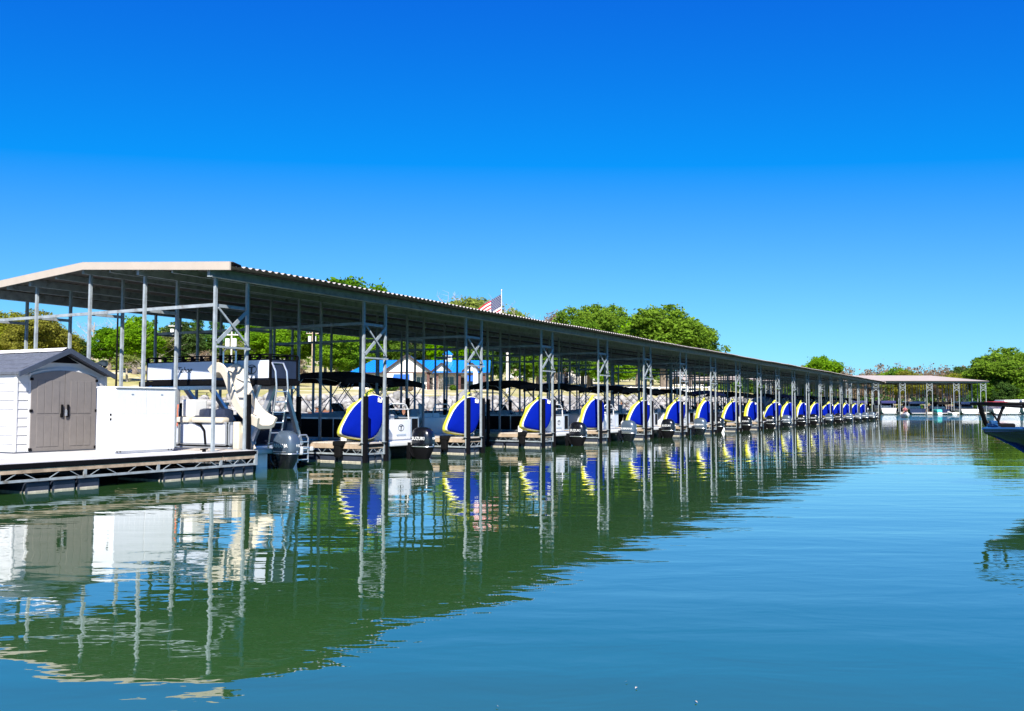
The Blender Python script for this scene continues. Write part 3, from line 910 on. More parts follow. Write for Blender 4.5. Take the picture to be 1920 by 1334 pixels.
def logo_mesh(mm):
    mb = MB()
    n = 24
    for k in range(n):
        a0, a1 = 2*math.pi*k/n, 2*math.pi*(k+1)/n
        q = [(0.17*math.cos(a0), 0, 0.12*math.sin(a0)), (0.17*math.cos(a1), 0, 0.12*math.sin(a1)), (0.145*math.cos(a1), 0, 0.098*math.sin(a1)), (0.145*math.cos(a0), 0, 0.098*math.sin(a0))]
        mb.add(q, [(0, 1, 2, 3)])
    mb.add([(-0.10, 0, 0.035), (0.12, 0, 0.05), (0.115, 0, 0.085), (-0.11, 0, 0.065)], [(0, 1, 2, 3)])
    mb.add([(-0.03, 0, 0.045), (0.035, 0, 0.05), (0.01, 0, -0.10), (-0.035, 0, -0.10)], [(0, 1, 2, 3)])
    return mb.mesh('logo', mm)
LOGO = logo_mesh(M['letter_dark'])

# ------------------------------------------------------------------ pontoon boats
def pontoon_tubes(b, L, xs=(-0.88, 0.88), r=0.31):
    for x in xs:
        MB().tube([(x, 0.25, 0.14), (x, L-1.0, 0.14), (x, L-0.45, 0.18), (x, L-0.12, 0.28), (x, L, 0.36)], [r, r, r*0.85, r*0.45, 0.03], 14).build('pontoon', M['alu'], b, smooth=True)

def fence(b, x0, y0, x1, y1, z0, z1, pm, rm):
    p, q = Vector((x0, y0, 0)), Vector((x1, y1, 0))
    mb = MB(); mb.beam(p+Vector((0, 0, (z0+z1)/2)), q+Vector((0, 0, (z0+z1)/2)), 0.02, z1-z0-0.05)
    f = mb.build('fence_panel', pm, b)
    mb = MB()
    mb.beam(p+Vector((0, 0, z1)), q+Vector((0, 0, z1)), 0.045, 0.045); mb.beam(p+Vector((0, 0, z0)), q+Vector((0, 0, z0)), 0.04, 0.04)
    n = max(1, int((q-p).length/1.1))
    for k in range(n+1):
        c = p.lerp(q, k/n); mb.box(c.x-0.018, c.y-0.018, z0, c.x+0.018, c.y+0.018, z1-0.02)
    mb.build('fence_rail', rm, f)

def couch(b, x0, y0, x1, y1, back, sm, z=0.56):
    mb = MB(); mb.bbox(x0, y0, z, x1, y1, z+0.40, 0.05)
    c = mb.build('couch', sm, b, smooth=True)
    t = 0.16
    e = {'x-': (x0, y0, x0+t, y1), 'x+': (x1-t, y0, x1, y1), 'y-': (x0, y0, x1, y0+t), 'y+': (x0, y1-t, x1, y1)}[back]
    MB().bbox(e[0], e[1], z+0.41, e[2], e[3], z+0.78, 0.06).build('back_cushion', sm, c, smooth=True)

def bimini(b, y0, y1, cm, z=2.42, hw=1.2):
    ny, nx = 12, 8
    rows_t, rows_b = [], []
    for i in range(ny+1):
        t = i/ny; y = y0+(y1-y0)*t
        rise = 0.20*math.sin(math.pi*t)**0.6 - 0.05*abs(math.sin(3*math.pi*t))*0.4
        rows_t.append([(-hw+2*hw*k/nx, y, z+rise+0.07*math.cos(math.pi*(k/nx-0.5))) for k in range(nx+1)])
        rows_b.append([(p[0], p[1], p[2]-0.02) for p in rows_t[-1]])
    mb = MB(); mb.loft(rows_t, False, False); mb.loft(rows_b, False, False)
    # hanging valance all round
    def skirt(line):
        mb.loft([line, [(p[0], p[1], p[2]-0.17) for p in line]], False, False)
    skirt([r[0] for r in rows_t]); skirt([r[-1] for r in rows_t]); skirt(rows_t[0]); skirt(rows_t[-1])
    c = mb.build('canopy', cm, b, smooth=50)
    mb = MB()
    ym = (y0+y1)/2
    for x in (-hw+0.02, hw-0.02):
        mb.tube([(x, ym-0.15, 1.22), (x, y0+0.12, z-0.02)], 0.016, 6)
        mb.tube([(x, ym-0.10, 1.22), (x, y1-0.12, z-0.02)], 0.016, 6)
        mb.tube([(x, y0-0.25, 1.22), (x, ym+0.1, z+0.16)], 0.016, 6)
        mb.tube([(x, y1+0.35, 1.22), (x, ym+0.35, z+0.16)], 0.014, 6)
        mb.tube([(x, ym-0.12, 1.55), (x, y0+0.5, 1.95)], 0.014, 6)
    for y in (y0+0.12, y1-0.12):
        mb.tube([(-hw+0.02, y, z-0.02), (-hw*0.5, y, z+0.05), (hw*0.5, y, z+0.05), (hw-0.02, y, z-0.02)], 0.016, 6)
    mb.build('canopy_frame', M['steel_dull'], c)

def helm(b, x, y, cm):
    mb = MB(); mb.prism([(y-0.25, 0.56), (y+0.35, 0.56), (y+0.25, 1.38), (y-0.05, 1.42), (y-0.25, 1.2)], 'x', x-0.33, x+0.33)
    h = mb.build('helm_console', cm, b)
    mb = MB()
    c, n = Vector((x, y-0.30, 1.30)), 14
    mb.tube([c+Vector((0.19*math.cos(2*math.pi*k/n), 0.08*math.sin(2*math.pi*k/n), 0.17*math.sin(2*math.pi*k/n))) for k in range(n+1)], 0.014, 6)
    mb.tube([c+Vector((-0.18, 0, 0)), c+Vector((0.18, 0, 0))], 0.01, 5); mb.tube([c, c+Vector((0, 0.14, -0.06))], 0.02, 6)
    mb.build('steering_wheel', M['black'], h)
    MB().beam((x, y+0.10, 1.40), (x, y+0.24, 1.66), 0.6, 0.012, (0, 1, 0)).build('windscreen', M['glass'], h)
    mb = MB(); mb.bbox(x-0.28, y-0.98, 0.80, x+0.28, y-0.50, 0.98, 0.05); mb.bbox(x-0.28, y-1.06, 0.98, x+0.28, y-0.93, 1.48, 0.06); mb.tube([(x, y-0.75, 0.56), (x, y-0.75, 0.82)], 0.05, 8)
    mb.build('captain_chair', M['grey_seat'], b, smooth=True)

def ladder(b, x, y, z0, z1, w=0.42, n=4, tilt=0.0):
    mb = MB()
    for s in (-1, 1):
        mb.tube([(x+s*w/2, y, z0), (x+s*w/2, y+tilt, z1-0.08), (x+s*w/2*0.6, y+tilt, z1)], 0.02, 8)
    mb.tube([(x-w/2*0.6, y+tilt, z1), (x+w/2*0.6, y+tilt, z1)], 0.02, 8)
    for k in range(n):
        t = (k+0.5)/n; mb.beam((x-w/2, y+tilt*t, z0+(z1-z0-0.1)*t), (x+w/2, y+tilt*t, z0+(z1-z0-0.1)*t), 0.06, 0.025, (0, 0, 1))
    mb.build('boarding_ladder', M['alu'], b, smooth=True)

def stern_arch(b, x0, x1, y, z0, z1):
    mb = MB()
    mb.tube([(x0, y, z0), (x0+0.04, y, z1-0.18), (x0+0.16, y, z1-0.04), (x0+0.3, y, z1), (x1-0.3, y, z1), (x1-0.16, y, z1-0.04), (x1-0.04, y, z1-0.18), (x1, y, z0)], 0.024, 8)
    mb.tube([(x0, y-0.02, z0+0.32), (x1, y-0.02, z0+0.32)], 0.018, 6)
    mb.build('stern_rail', M['white'], b, smooth=True)

def make_pontoon(name, kind='black', panel=None, stern=None, canopy=None, can=(1.55, 3.75), L=6.4, seatm=None):
    b = empty(name)
    panel = panel or M['black']; stern = stern or M['white']; canopy = canopy or M['canvas']; seatm = seatm or M['grey_seat']
    pontoon_tubes(b, L)
    MB().bbox(-1.26, 0.42, 0.47, 1.26, L-0.35, 0.555, 0.015).build('deck', M['alu'], b)
    MB().bbox(-1.22, -0.06, 0.40, 1.22, 0.40, 0.53, 0.03).build('swim_platform', stern, b)
    fence(b, -1.22, 0.62, -1.22, L-0.6, 0.62, 1.22, panel, M['alu']); fence(b, 1.22, 0.62, 1.22, L-0.6, 0.62, 1.22, panel, M['alu'])
    fence(b, -1.18, L-0.6, -0.4, L-0.45, 0.62, 1.22, panel, M['alu']); fence(b, 0.4, L-0.45, 1.18, L-0.6, 0.62, 1.22, panel, M['alu'])
    mb = MB(); mb.bbox(-1.14, 0.44, 0.56, 0.72, 0.60, 1.18, 0.03); st = mb.build('stern_panel', stern, b, smooth=30)
    inst('logo', LOGO, st, (0.20, 0.4385, 0.92), (0, 0, 0), (0.9, 1, 0.9))
    MB().bbox(-0.05, 0.425, 0.68, 0.45, 0.445, 0.72, 0.004).build('vent', M['alu'], st)
    fence(b, 0.80, 0.50, 1.18, 0.50, 0.62, 1.22, panel, M['alu'])
    couch(b, -1.12, 0.64, 0.15, 1.25, 'y-', seatm); couch(b, -1.12, L-2.6, -0.55, L-0.75, 'x-', seatm); couch(b, 0.55, L-2.6, 1.12, L-0.75, 'x+', seatm)
    helm(b, 0.72, 3.2, M['grey_seat'])
    bimini(b, can[0], can[1], canopy)
    stern_arch(b, -0.50, 0.70, 0.52, 1.17, 1.66)
    ladder(b, 0.85, -0.10, 0.05, 0.62, 0.34, 3)
    for ya, yb in ((0.3, -0.05), (3.0, 2.5), (4.9, 5.4)):
        MB().tube([(-1.24, ya, 0.60), (-1.32, ya*0.7+yb*0.3, 0.50), (-1.42, ya*0.3+yb*0.7, 0.48), (-1.52, yb, 0.57)], 0.014, 5).build('mooring_line', M['rope'], b)
    for y in (1.4, 4.2):
        MB().tube([(-1.36, y, 0.36), (-1.36, y, 0.42), (-1.36, y, 0.78), (-1.36, y, 0.86)], [0.03, 0.095, 0.095, 0.02], 10).build('fender', M['white_flat'], b, smooth=True)
        MB().tube([(-1.36, y, 0.85), (-1.25, y, 1.2)], 0.008, 4).build('fender_line', M['rope'], b)
    build_outboard(b, kind)
    return b

ORD = ['', 'second', 'third', 'fourth', 'fifth', 'sixth', 'seventh', 'eighth', 'ninth', 'tenth', 'eleventh', 'twelfth', 'thirteenth', 'fourteenth', 'fifteenth', 'sixteenth', 'seventeenth', 'eighteenth', 'nineteenth', 'twentieth', 'twenty-first']
ORD[0] = 'first'
PB = make_pontoon('pontoon_boat', 'black', can=(1.5, 3.9))
PG = make_pontoon('pontoon_boat', 'grey', panel=M['panel'], seatm=M['white_flat'], can=(2.0, 4.3))
PN = make_pontoon('pontoon_boat', 'black', panel=M['navy'], canopy=M['canvas_navy'], seatm=M['white_flat'], can=(1.2, 3.4))
plan_slips = {1: ('b', 0.15), 2: ('g', 2.1), 3: ('b', 0.1), 4: ('g', 0.1), 5: ('b', 0.15), 6: ('g', 0.2), 7: ('b', 0.8), 8: ('n', 0.5), 9: ('b', 0.2), 10: ('g', 0.3), 11: ('b', 0.3), 12: ('n', 0.4), 13: ('g', 0.1), 14: ('b', 0.2), 15: ('g', 0.1), 16: ('g', 0.0), 17: ('g', 0.1), 18: ('g', 0.1), 19: ('b', 0.5)}
first = {'b': PB, 'g': PG, 'n': PN}
used = set()
for n, (k, yo) in plan_slips.items():
    if k in used: o = copy_tree(first[k])
    else: o = first[k]; used.add(k)
    o.location = (n*PITCHX+FWID+0.16+1.3, yo, 0)
    desc = {'b': 'black fenced pontoon boat with black canopy', 'g': 'silver fenced pontoon boat with grey motor', 'n': 'navy fenced pontoon boat with navy canopy'}[k]
    tag(o, f'{desc} in slip {ORD[n]} from the near end', 'pontoon boat', 'pontoon boats moored under the covered dock')

# ------------------------------------------------------------------ double-deck slide pontoon in the first slip
def build_slide_boat():
    bx, by = 2.78, 0.85
    b = empty('slide_pontoon', (bx, by, 0), 0, 'double-deck pontoon boat with cream slide and grey motor beside the pier', 'pontoon boat')
    L = 5.9
    pontoon_tubes(b, L, (-0.95, 0.0, 0.95))
    MB().bbox(-1.32, 0.20, 0.47, 1.32, L-0.3, 0.56, 0.015).build('deck', M['alu'], b)
    MB().bbox(-1.28, -0.30, 0.38, 1.28, 0.18, 0.50, 0.03).build('swim_platform', M['white'], b)
    for y0, y1 in ((0.30, 1.9), (1.98, 3.4), (3.48, L-0.5)):
        fence(b, -1.28, y0, -1.28, y1, 0.62, 1.16, M['panel'], M['alu'])
    fence(b, 1.28, 0.3, 1.28, L-0.5, 0.62, 1.16, M['panel'], M['alu'])
    fence(b, -1.24, 0.24, -0.35, 0.24, 0.62, 1.16, M['panel'], M['alu'])
    for y0, y1 in ((0.35, 1.45), (1.55, 2.9), (3.0, 4.2)):
        MB().bbox(-1.36, y0, 1.16, -1.12, y1, 1.30, 0.05).build('bolster', M['cream'], b, smooth=True)
    couch(b, -1.1, 0.5, -0.45, 2.0, 'x-', M['navy']); couch(b, -1.1, 2.4, -0.45, 4.4, 'x-', M['navy']); couch(b, 0.5, 0.5, 1.12, 3.0, 'x+', M['navy'])
    for y in (0.9, 1.45, 2.7):
        MB().bbox(-0.98, y-0.22, 0.98, -0.62, y+0.22, 1.52, 0.12).build('seat_back', M['navy'], b, smooth=True)
    helm(b, 0.6, 3.6, M['navy'])
    # upper deck
    ux0, ux1, uy0, uy1 = -0.86, 0.12, -0.72, 3.72
    MB().bbox(ux0-0.05, uy0-0.06, 2.10, ux1+0.05, uy1+0.28, 2.24, 0.02).build('upper_deck', M['black'], b)
    def panel(x0, y0, x1, y1, pm=None):
        mb = MB(); mb.beam((x0, y0, 2.50), (x1, y1, 2.50), 0.02, 0.46)
        p = mb.build('upper_panel', pm or M['panel'], b)
        mb = MB()
        for z in (2.265, 2.745): mb.beam((x0, y0, z), (x1, y1, z), 0.036, 0.03)
        for q in ((x0, y0), (x1, y1)): mb.box(q[0]-0.018, q[1]-0.018, 2.24, q[0]+0.018, q[1]+0.018, 2.76)
        mb.build('panel_frame', M['black'], p)
        return p
    pa = panel(ux0, 1.20, ux0, uy1)
    pb = panel(ux0, uy0, ux0, 0.52)
    panel(ux1, uy0, ux1, uy1); panel(ux0+0.03, uy1, ux1-0.03, uy1)
    panel(ux0+0.03, uy0, ux1-0.03, uy0, M['navy'])
    inst('lettering', text_mesh('Tahoe', 0.22, M['letter_dark'], 0.45), pa, (ux0-0.013, 2.30, 2.52), (math.radians(90), 0, math.radians(-90)))
    inst('logo', LOGO, pb, (ux0-0.0125, -0.12, 2.50), (0, 0, math.radians(-90)), (1.0, 1, 1.0))
    mb = MB()
    for x in (ux0, ux1):
        mb.tube([(x, uy0, 2.87), (x, uy1, 2.87)], 0.018, 6)
        for k in range(14):
            y = uy0+(uy1-uy0)*k/13; mb.box(x-0.03, y-0.03, 2.76, x+0.03, y+0.03, 2.86)
    mb.tube([(ux0, uy1, 2.87), (ux1, uy1, 2.87)], 0.018, 6); mb.tube([(ux0, uy0, 2.87), (ux1, uy0, 2.87)], 0.018, 6)
    mb.build('upper_rail', M['black'], b)
    # frame carrying the upper deck
    for (x, y, xb, yb) in ((ux0, 3.55, -1.24, 3.1), (ux0, 2.55, -1.24, 2.2), (ux0, -0.35, -1.1, 0.1), (ux1, 3.4, 1.24, 3.0), (ux1, 2.4, 1.24, 2.1), (ux1, -0.3, 1.2, 0.1), (-0.45, -0.5, -0.6, 0.15)):
        MB().beam((x, y, 2.12), (xb, yb, 0.56), 0.13, 0.09, (1, 0, 0)).build('deck_leg', M['alu'], b)
    mb = MB(); mb.beam((ux0, 1.2, 2.06), (ux0, 3.72, 2.06), 0.09, 0.08); mb.beam((ux1, -0.6, 2.06), (ux1, 3.72, 2.06), 0.09, 0.08)
    mb.build('deck_bearer', M['alu'], b)
    # slide
    path = [(0.52, 2.36), (0.40, 2.45), (0.24, 2.46), (0.10, 2.36), (-0.03, 2.16), (-0.16, 1.90), (-0.32, 1.64), (-0.53, 1.42), (-0.80, 1.25), (-1.12, 1.13)]
    pts = [Vector((-1.28-0.10*i/9, y, z)) for i, (y, z) in enumerate(path)]
    fine = []
    for i in range(len(pts)-1):
        p0, p1, p2, p3 = pts[max(i-1, 0)], pts[i], pts[i+1], pts[min(i+2, len(pts)-1)]
        for k in range(4):
            t = k/4
            fine.append(0.5*((2*p1)+(-p0+p2)*t+(2*p0-5*p1+4*p2-p3)*t*t+(-p0+3*p1-3*p2+p3)*t**3))
    fine.append(pts[-1])
    prof = [(-0.33, 0.17), (-0.30, 0.19), (-0.26, 0.17), (-0.23, 0.03), (-0.12, -0.01), (0.12, -0.01), (0.23, 0.03), (0.26, 0.17), (0.30, 0.19), (0.33, 0.17), (0.29, -0.05), (0.18, -0.10), (-0.18, -0.10), (-0.29, -0.05)]
    rings = []
    for i, p in enumerate(fine):
        d = (fine[min(i+1, len(fine)-1)]-fine[max(i-1, 0)]).normalized()
        s = Vector((1, 0, 0)); u = s.cross(d).normalized()
        if u.z < 0 and abs(u.z) > 0.05: u = -u
        if abs(u.z) <= 0.05 and u.y > 0: u = -u
        rings.append([p+s*a+u*c for a, c in prof])
    sl = MB().loft(rings).build('slide', M['cream'], b, smooth=35)
    mb = MB()
    for s in (-0.22, 0.22):
        mb.tube([(-0.90, 0.62-s, 2.3), (-0.90, 0.62-s, 2.98)], 0.022, 6)
    mb.tube([(-0.90, 0.84, 2.97), (-0.90, 0.74, 3.05), (-0.90, 0.50, 3.05), (-0.90, 0.40, 2.97)], 0.022, 6)
    mb.build('grab_rail', M['alu'], sl)
    mb = MB(); mb.bbox(-1.5, -0.35, 0.52, -1.28, -0.15, 1.2, 0.03); mb.beam((-1.42, -0.78, 0.52), (-1.36, -0.30, 1.12), 0.05, 0.14)
    mb.build('slide_stand', M['cream'], sl)
    # ladder from the upper deck to the stern
    mb = MB()
    for s in (-0.2, 0.2):
        mb.tube([(-0.62+s, -0.62, 2.62), (-0.61+s, -0.74, 2.66), (-0.60+s, -0.85, 2.45), (-0.54+s, -0.84, 2.02), (-0.40+s, -0.60, 1.4), (-0.24+s, -0.30, 0.52)], 0.024, 8)
    mb.tube([(-0.81, -0.74, 2.66), (-0.41, -0.74, 2.66)], 0.022, 6)
    for k in range(6):
        t = k/5; mb.beam((-0.73+0.25*t, -0.82+0.47*t, 1.95-1.3*t), (-0.34+0.25*t, -0.82+0.47*t, 1.95-1.3*t), 0.06, 0.025)
    mb.build('upper_ladder', M['alu'], b, smooth=True)
    ladder(b, 0.78, -0.36, 0.10, 0.82, 0.40, 4)
    MB().bbox(-0.2, -0.42, 0.30, 0.75, -0.22, 0.52, 0.04).build('transom', M['white'], b)
    mo = build_outboard(b, 'grey')
    mo.location = (-0.12, -0.10, 0.0)
    # strap and hanging cable
    MB().tube([(-1.30, 2.0, 1.62), (-1.32, 2.0, 1.45), (-1.31, 2.0, 1.2), (-1.33, 2.0, 1.06)], 0.018, 6).build('strap', M['orange'], b)
    MB().tube([(-1.31, 1.35, 1.16), (-1.33, 1.15, 1.12), (-1.34, 1.0, 0.98), (-1.34, 0.95, 0.62)], 0.028, 7).build('mooring_line', M['black'], b)
    MB().bbox(-1.14, 1.6, 1.30, -0.70, 2.05, 1.75, 0.04).build('cooler', M['white'], b)
build_slide_boat()

# ------------------------------------------------------------------ inflatable tubes standing on the fingers
def tube_outline():
    pts = [(0.06, 0.02), (0.30, -0.01), (0.62, 0.0), (0.86, 0.03), (1.02, 0.13), (1.12, 0.32), (1.18, 0.60), (1.20, 0.92), (1.17, 1.12), (1.06, 1.25), (0.90, 1.30), (0.74, 1.29), (0.57, 1.20), (0.37, 1.00), (0.20, 0.72), (0.08, 0.40), (0.02, 0.15)]
    P = [Vector((a, b)) for a, b in pts]
    out = []
    n = len(P)
    for i in range(n):
        p0, p1, p2, p3 = P[i-1], P[i], P[(i+1) % n], P[(i+2) % n]
        for k in range(3):
            t = k/3
            out.append(0.5*((2*p1)+(-p0+p2)*t+(2*p0-5*p1+4*p2-p3)*t*t+(-p0+3*p1-3*p2+p3)*t**3))
    return out
def make_tube():
    ol = tube_outline()
    c = Vector((0.66, 0.62))
    def ring(s, d): return [((c+(p-c)*s).x-0.6, d, (c+(p-c)*s).y+0.03) for p in ol]
    t = empty('inflatable_tube')
    MB().loft([ring(0.02, -0.055), ring(0.5, -0.05), ring(0.85, -0.035), ring(0.97, -0.005), ring(1.0, 0.04)], caps=True).build('blue_base', M['tube_blue'], t, smooth=60)
    MB().loft([ring(1.0, 0.041), ring(1.03, 0.07), ring(1.04, 0.125)], caps=False).build('pale_band', M['tube_white'], t, smooth=60)
    y = MB().loft([ring(1.04, 0.126), ring(1.07, 0.20), ring(1.065, 0.32), ring(1.0, 0.39), ring(0.8, 0.41), ring(0.05, 0.39)], caps=True).build('yellow_top', M['tube_yellow'], t, smooth=60)
    for (a, b) in ((0.30, 0.86), (0.72, 1.34)):
        MB().tube([(a-0.6-0.12, 0.32, b-0.20), (a-0.6-0.13, 0.26, b-0.04), (a-0.6-0.0, 0.26, b+0.12), (a-0.6+0.08, 0.32, b+0.16)], 0.045, 7).build('grab_handle', M['tube_yellow'], y, smooth=True)
    mb = MB(); mb.bbox(0.30, -0.075, 1.14, 0.42, -0.03, 1.22, 0.015); mb.bbox(0.29, -0.075, 1.20, 0.33, -0.03, 1.27, 0.01); mb.bbox(0.38, -0.075, 1.20, 0.42, -0.03, 1.27, 0.01)
    mb.build('tow_connector', M['letter_white'], t)
    return t
T0 = make_tube()
rots = {4: -8, 7: -12, 9: -18, 10: 30, 12: -10, 14: 28}
for n in range(1, 19):
    o = T0 if n == 1 else copy_tree(T0)
    a = -35.0+random.uniform(-3, 3)-rots.get(n, 0)*0.8
    tilt = random.uniform(1, 4) if n in (4, 7, 9, 12) else random.uniform(9, 15)
    o.location = (n*PITCHX+0.44+random.uniform(-0.03, 0.05), 0.42, ZD+0.045+0.004*tilt)
    o.rotation_euler = (math.radians(random.uniform(-7, -3)), math.radians(tilt), math.radians(a))
    tag(o, f'{ORD[n-1]} blue and yellow inflatable tube from the near end, standing on its dock finger', 'inflatable tube', 'inflatable tubes on the finger ends')

# dock boxes on the walkway
def make_box():
    b = empty('dock_box')
    MB().bbox(-1.1, -0.35, 0, 1.1, 0.35, 0.68, 0.04).build('chest', M['navy'], b)
    MB().bbox(-1.14, -0.39, 0.69, 1.14, 0.39, 0.82, 0.04).build('lid', M['navy'], b)
    MB().bbox(-0.08, -0.41, 0.6, 0.08, -0.352, 0.74, 0.01).build('hasp', M['steel_dull'], b)
    return b
B0 = make_box()
for i, n in enumerate((1, 3, 4, 6, 8, 10, 12)):
    o = B0 if i == 0 else copy_tree(B0)
    o.location = (n*PITCHX+4.2, 7.6, ZD)
    tag(o, f'dark dock box on the rear walkway behind the {ORD[n]} slip', 'dock box', 'dock boxes on the walkway')
b = empty('mooring_buoy', tuple(plan(1350, 58.5, 0.0)), 0, 'round white mooring buoy floating beside a dock finger', 'buoy')
MB().ball((0, 0, 0.12), 0.28, 0.28, 0.28, 16, 10).build('ball', M['white_flat'], b, smooth=True)
MB().tube([(0, 0, 0.36), (0, 0, 0.48)], 0.04, 8).build('eye', M['alu'], b)
# ------------------------------------------------------------------ foliage builder
def leaf_cloud(name, seed, n, lobes, size, m, clump=0.0, nclump=0, shell=0.55):
    """n leaf-clump quads spread through ellipsoid lobes (centre, rx, rz)"""
    rg = np.random.default_rng(seed)
    vol = np.array([l[1]**2*l[2] for l in lobes]); pr = vol**0.75/np.sum(vol**0.75)
    if nclump:
        li = rg.choice(len(lobes), nclump, p=pr)
        dv = rg.normal(size=(nclump, 3)); dv /= np.linalg.norm(dv, axis=1)[:, None]
        rad = (shell+(1-shell)*rg.uniform(0, 1, nclump))[:, None]
        C = np.array([lobes[i][0] for i in li]); S = np.array([(lobes[i][1], lobes[i][1], lobes[i][2]) for i in li])
        cc = C+dv*rad*S
        cs = clump*rg.uniform(0.55, 1.35, nclump)
        ci = rg.integers(0, nclump, n)
        off = rg.normal(size=(n, 3))*0.5
        P = cc[ci]+off*cs[ci][:, None]*np.array([1, 1, 0.7])
    else:
        li = rg.choice(len(lobes), n, p=pr)
        dv = rg.normal(size=(n, 3)); dv /= np.linalg.norm(dv, axis=1)[:, None]
        rad = rg.uniform(0.25, 1, n)[:, None]**0.5
        C = np.array([lobes[i][0] for i in li]); S = np.array([(lobes[i][1], lobes[i][1], lobes[i][2]) for i in li])
        P = C+dv*rad*S
    a = rg.normal(size=(n, 3)); a /= np.linalg.norm(a, axis=1)[:, None]
    b = rg.normal(size=(n, 3)); b -= (b*a).sum(1)[:, None]*a; b /= np.linalg.norm(b, axis=1)[:, None]
    s = (size*rg.uniform(0.55, 1.4, n))[:, None]
    k = rg.uniform(0.45, 0.8, n)[:, None]
    bend = np.cross(a, b)*s*0.25
    V = np.stack([P-a*s, P-b*s*k+bend, P+a*s, P+b*s*k+bend], 1).reshape(-1, 3)
    F = np.arange(4*n).reshape(n, 4)
    return np_mesh(name, V, F, m)
# ------------------------------------------------------------------ house with the blue roof
def wallbox(mb, x0, y0, z0, x1, y1, z1): mb.box(x0, y0, z0, x1, y1, z1)
FACE = YAW-math.pi/2           # local +x to the right of the view, local -y towards the lake

def window(parent, x, y, z, w, h, name='window', n=2):
    mb = MB()
    for a, b, c, d in ((x-w/2-0.1, z-0.1, x+w/2+0.1, z), (x-w/2-0.1, z+h, x+w/2+0.1, z+h+0.12), (x-w/2-0.1, z, x-w/2, z+h), (x+w/2, z, x+w/2+0.1, z+h)):
        mb.box(a, y-0.06, b, c, y+0.02, d)
    f = mb.build(name, M['white_flat'], parent)
    mb = MB(); mb.box(x-w/2, y-0.02, z, x+w/2, y+0.015, z+h); mb.build('pane', M['glass'], f)
    mb = MB()
    for k in range(1, n): mb.box(x-w/2+w*k/n-0.03, y-0.045, z, x-w/2+w*k/n+0.03, y-0.022, z+h)
    if n > 1: mb.build('mullion', M['white_flat'], f)
    return f

def ribbed_slope(parent, name, a, b, c, d, m, rib=0.6):
    """slope quad a-b (eave) d-c (ridge) with standing seams"""
    a, b, c, d = map(Vector, (a, b, c, d))
    mb = MB(); nrm = (b-a).cross(d-a).normalized()
    if nrm.z < 0: nrm = -nrm
    lo = [p-nrm*0.12 for p in (a, b, c, d)]
    mb.add([a, b, c, d]+lo, [(0,1,2,3),(7,6,5,4),(0,4,5,1),(1,5,6,2),(2,6,7,3),(3,7,4,0)])
    n = int((b-a).length/rib)
    for k in range(n+1):
        t = k/max(n, 1)
        mb.beam(a.lerp(b, t)+nrm*0.03, d.lerp(c, t)+nrm*0.03, 0.05, 0.06, nrm)
    return mb.build(name, m, parent)

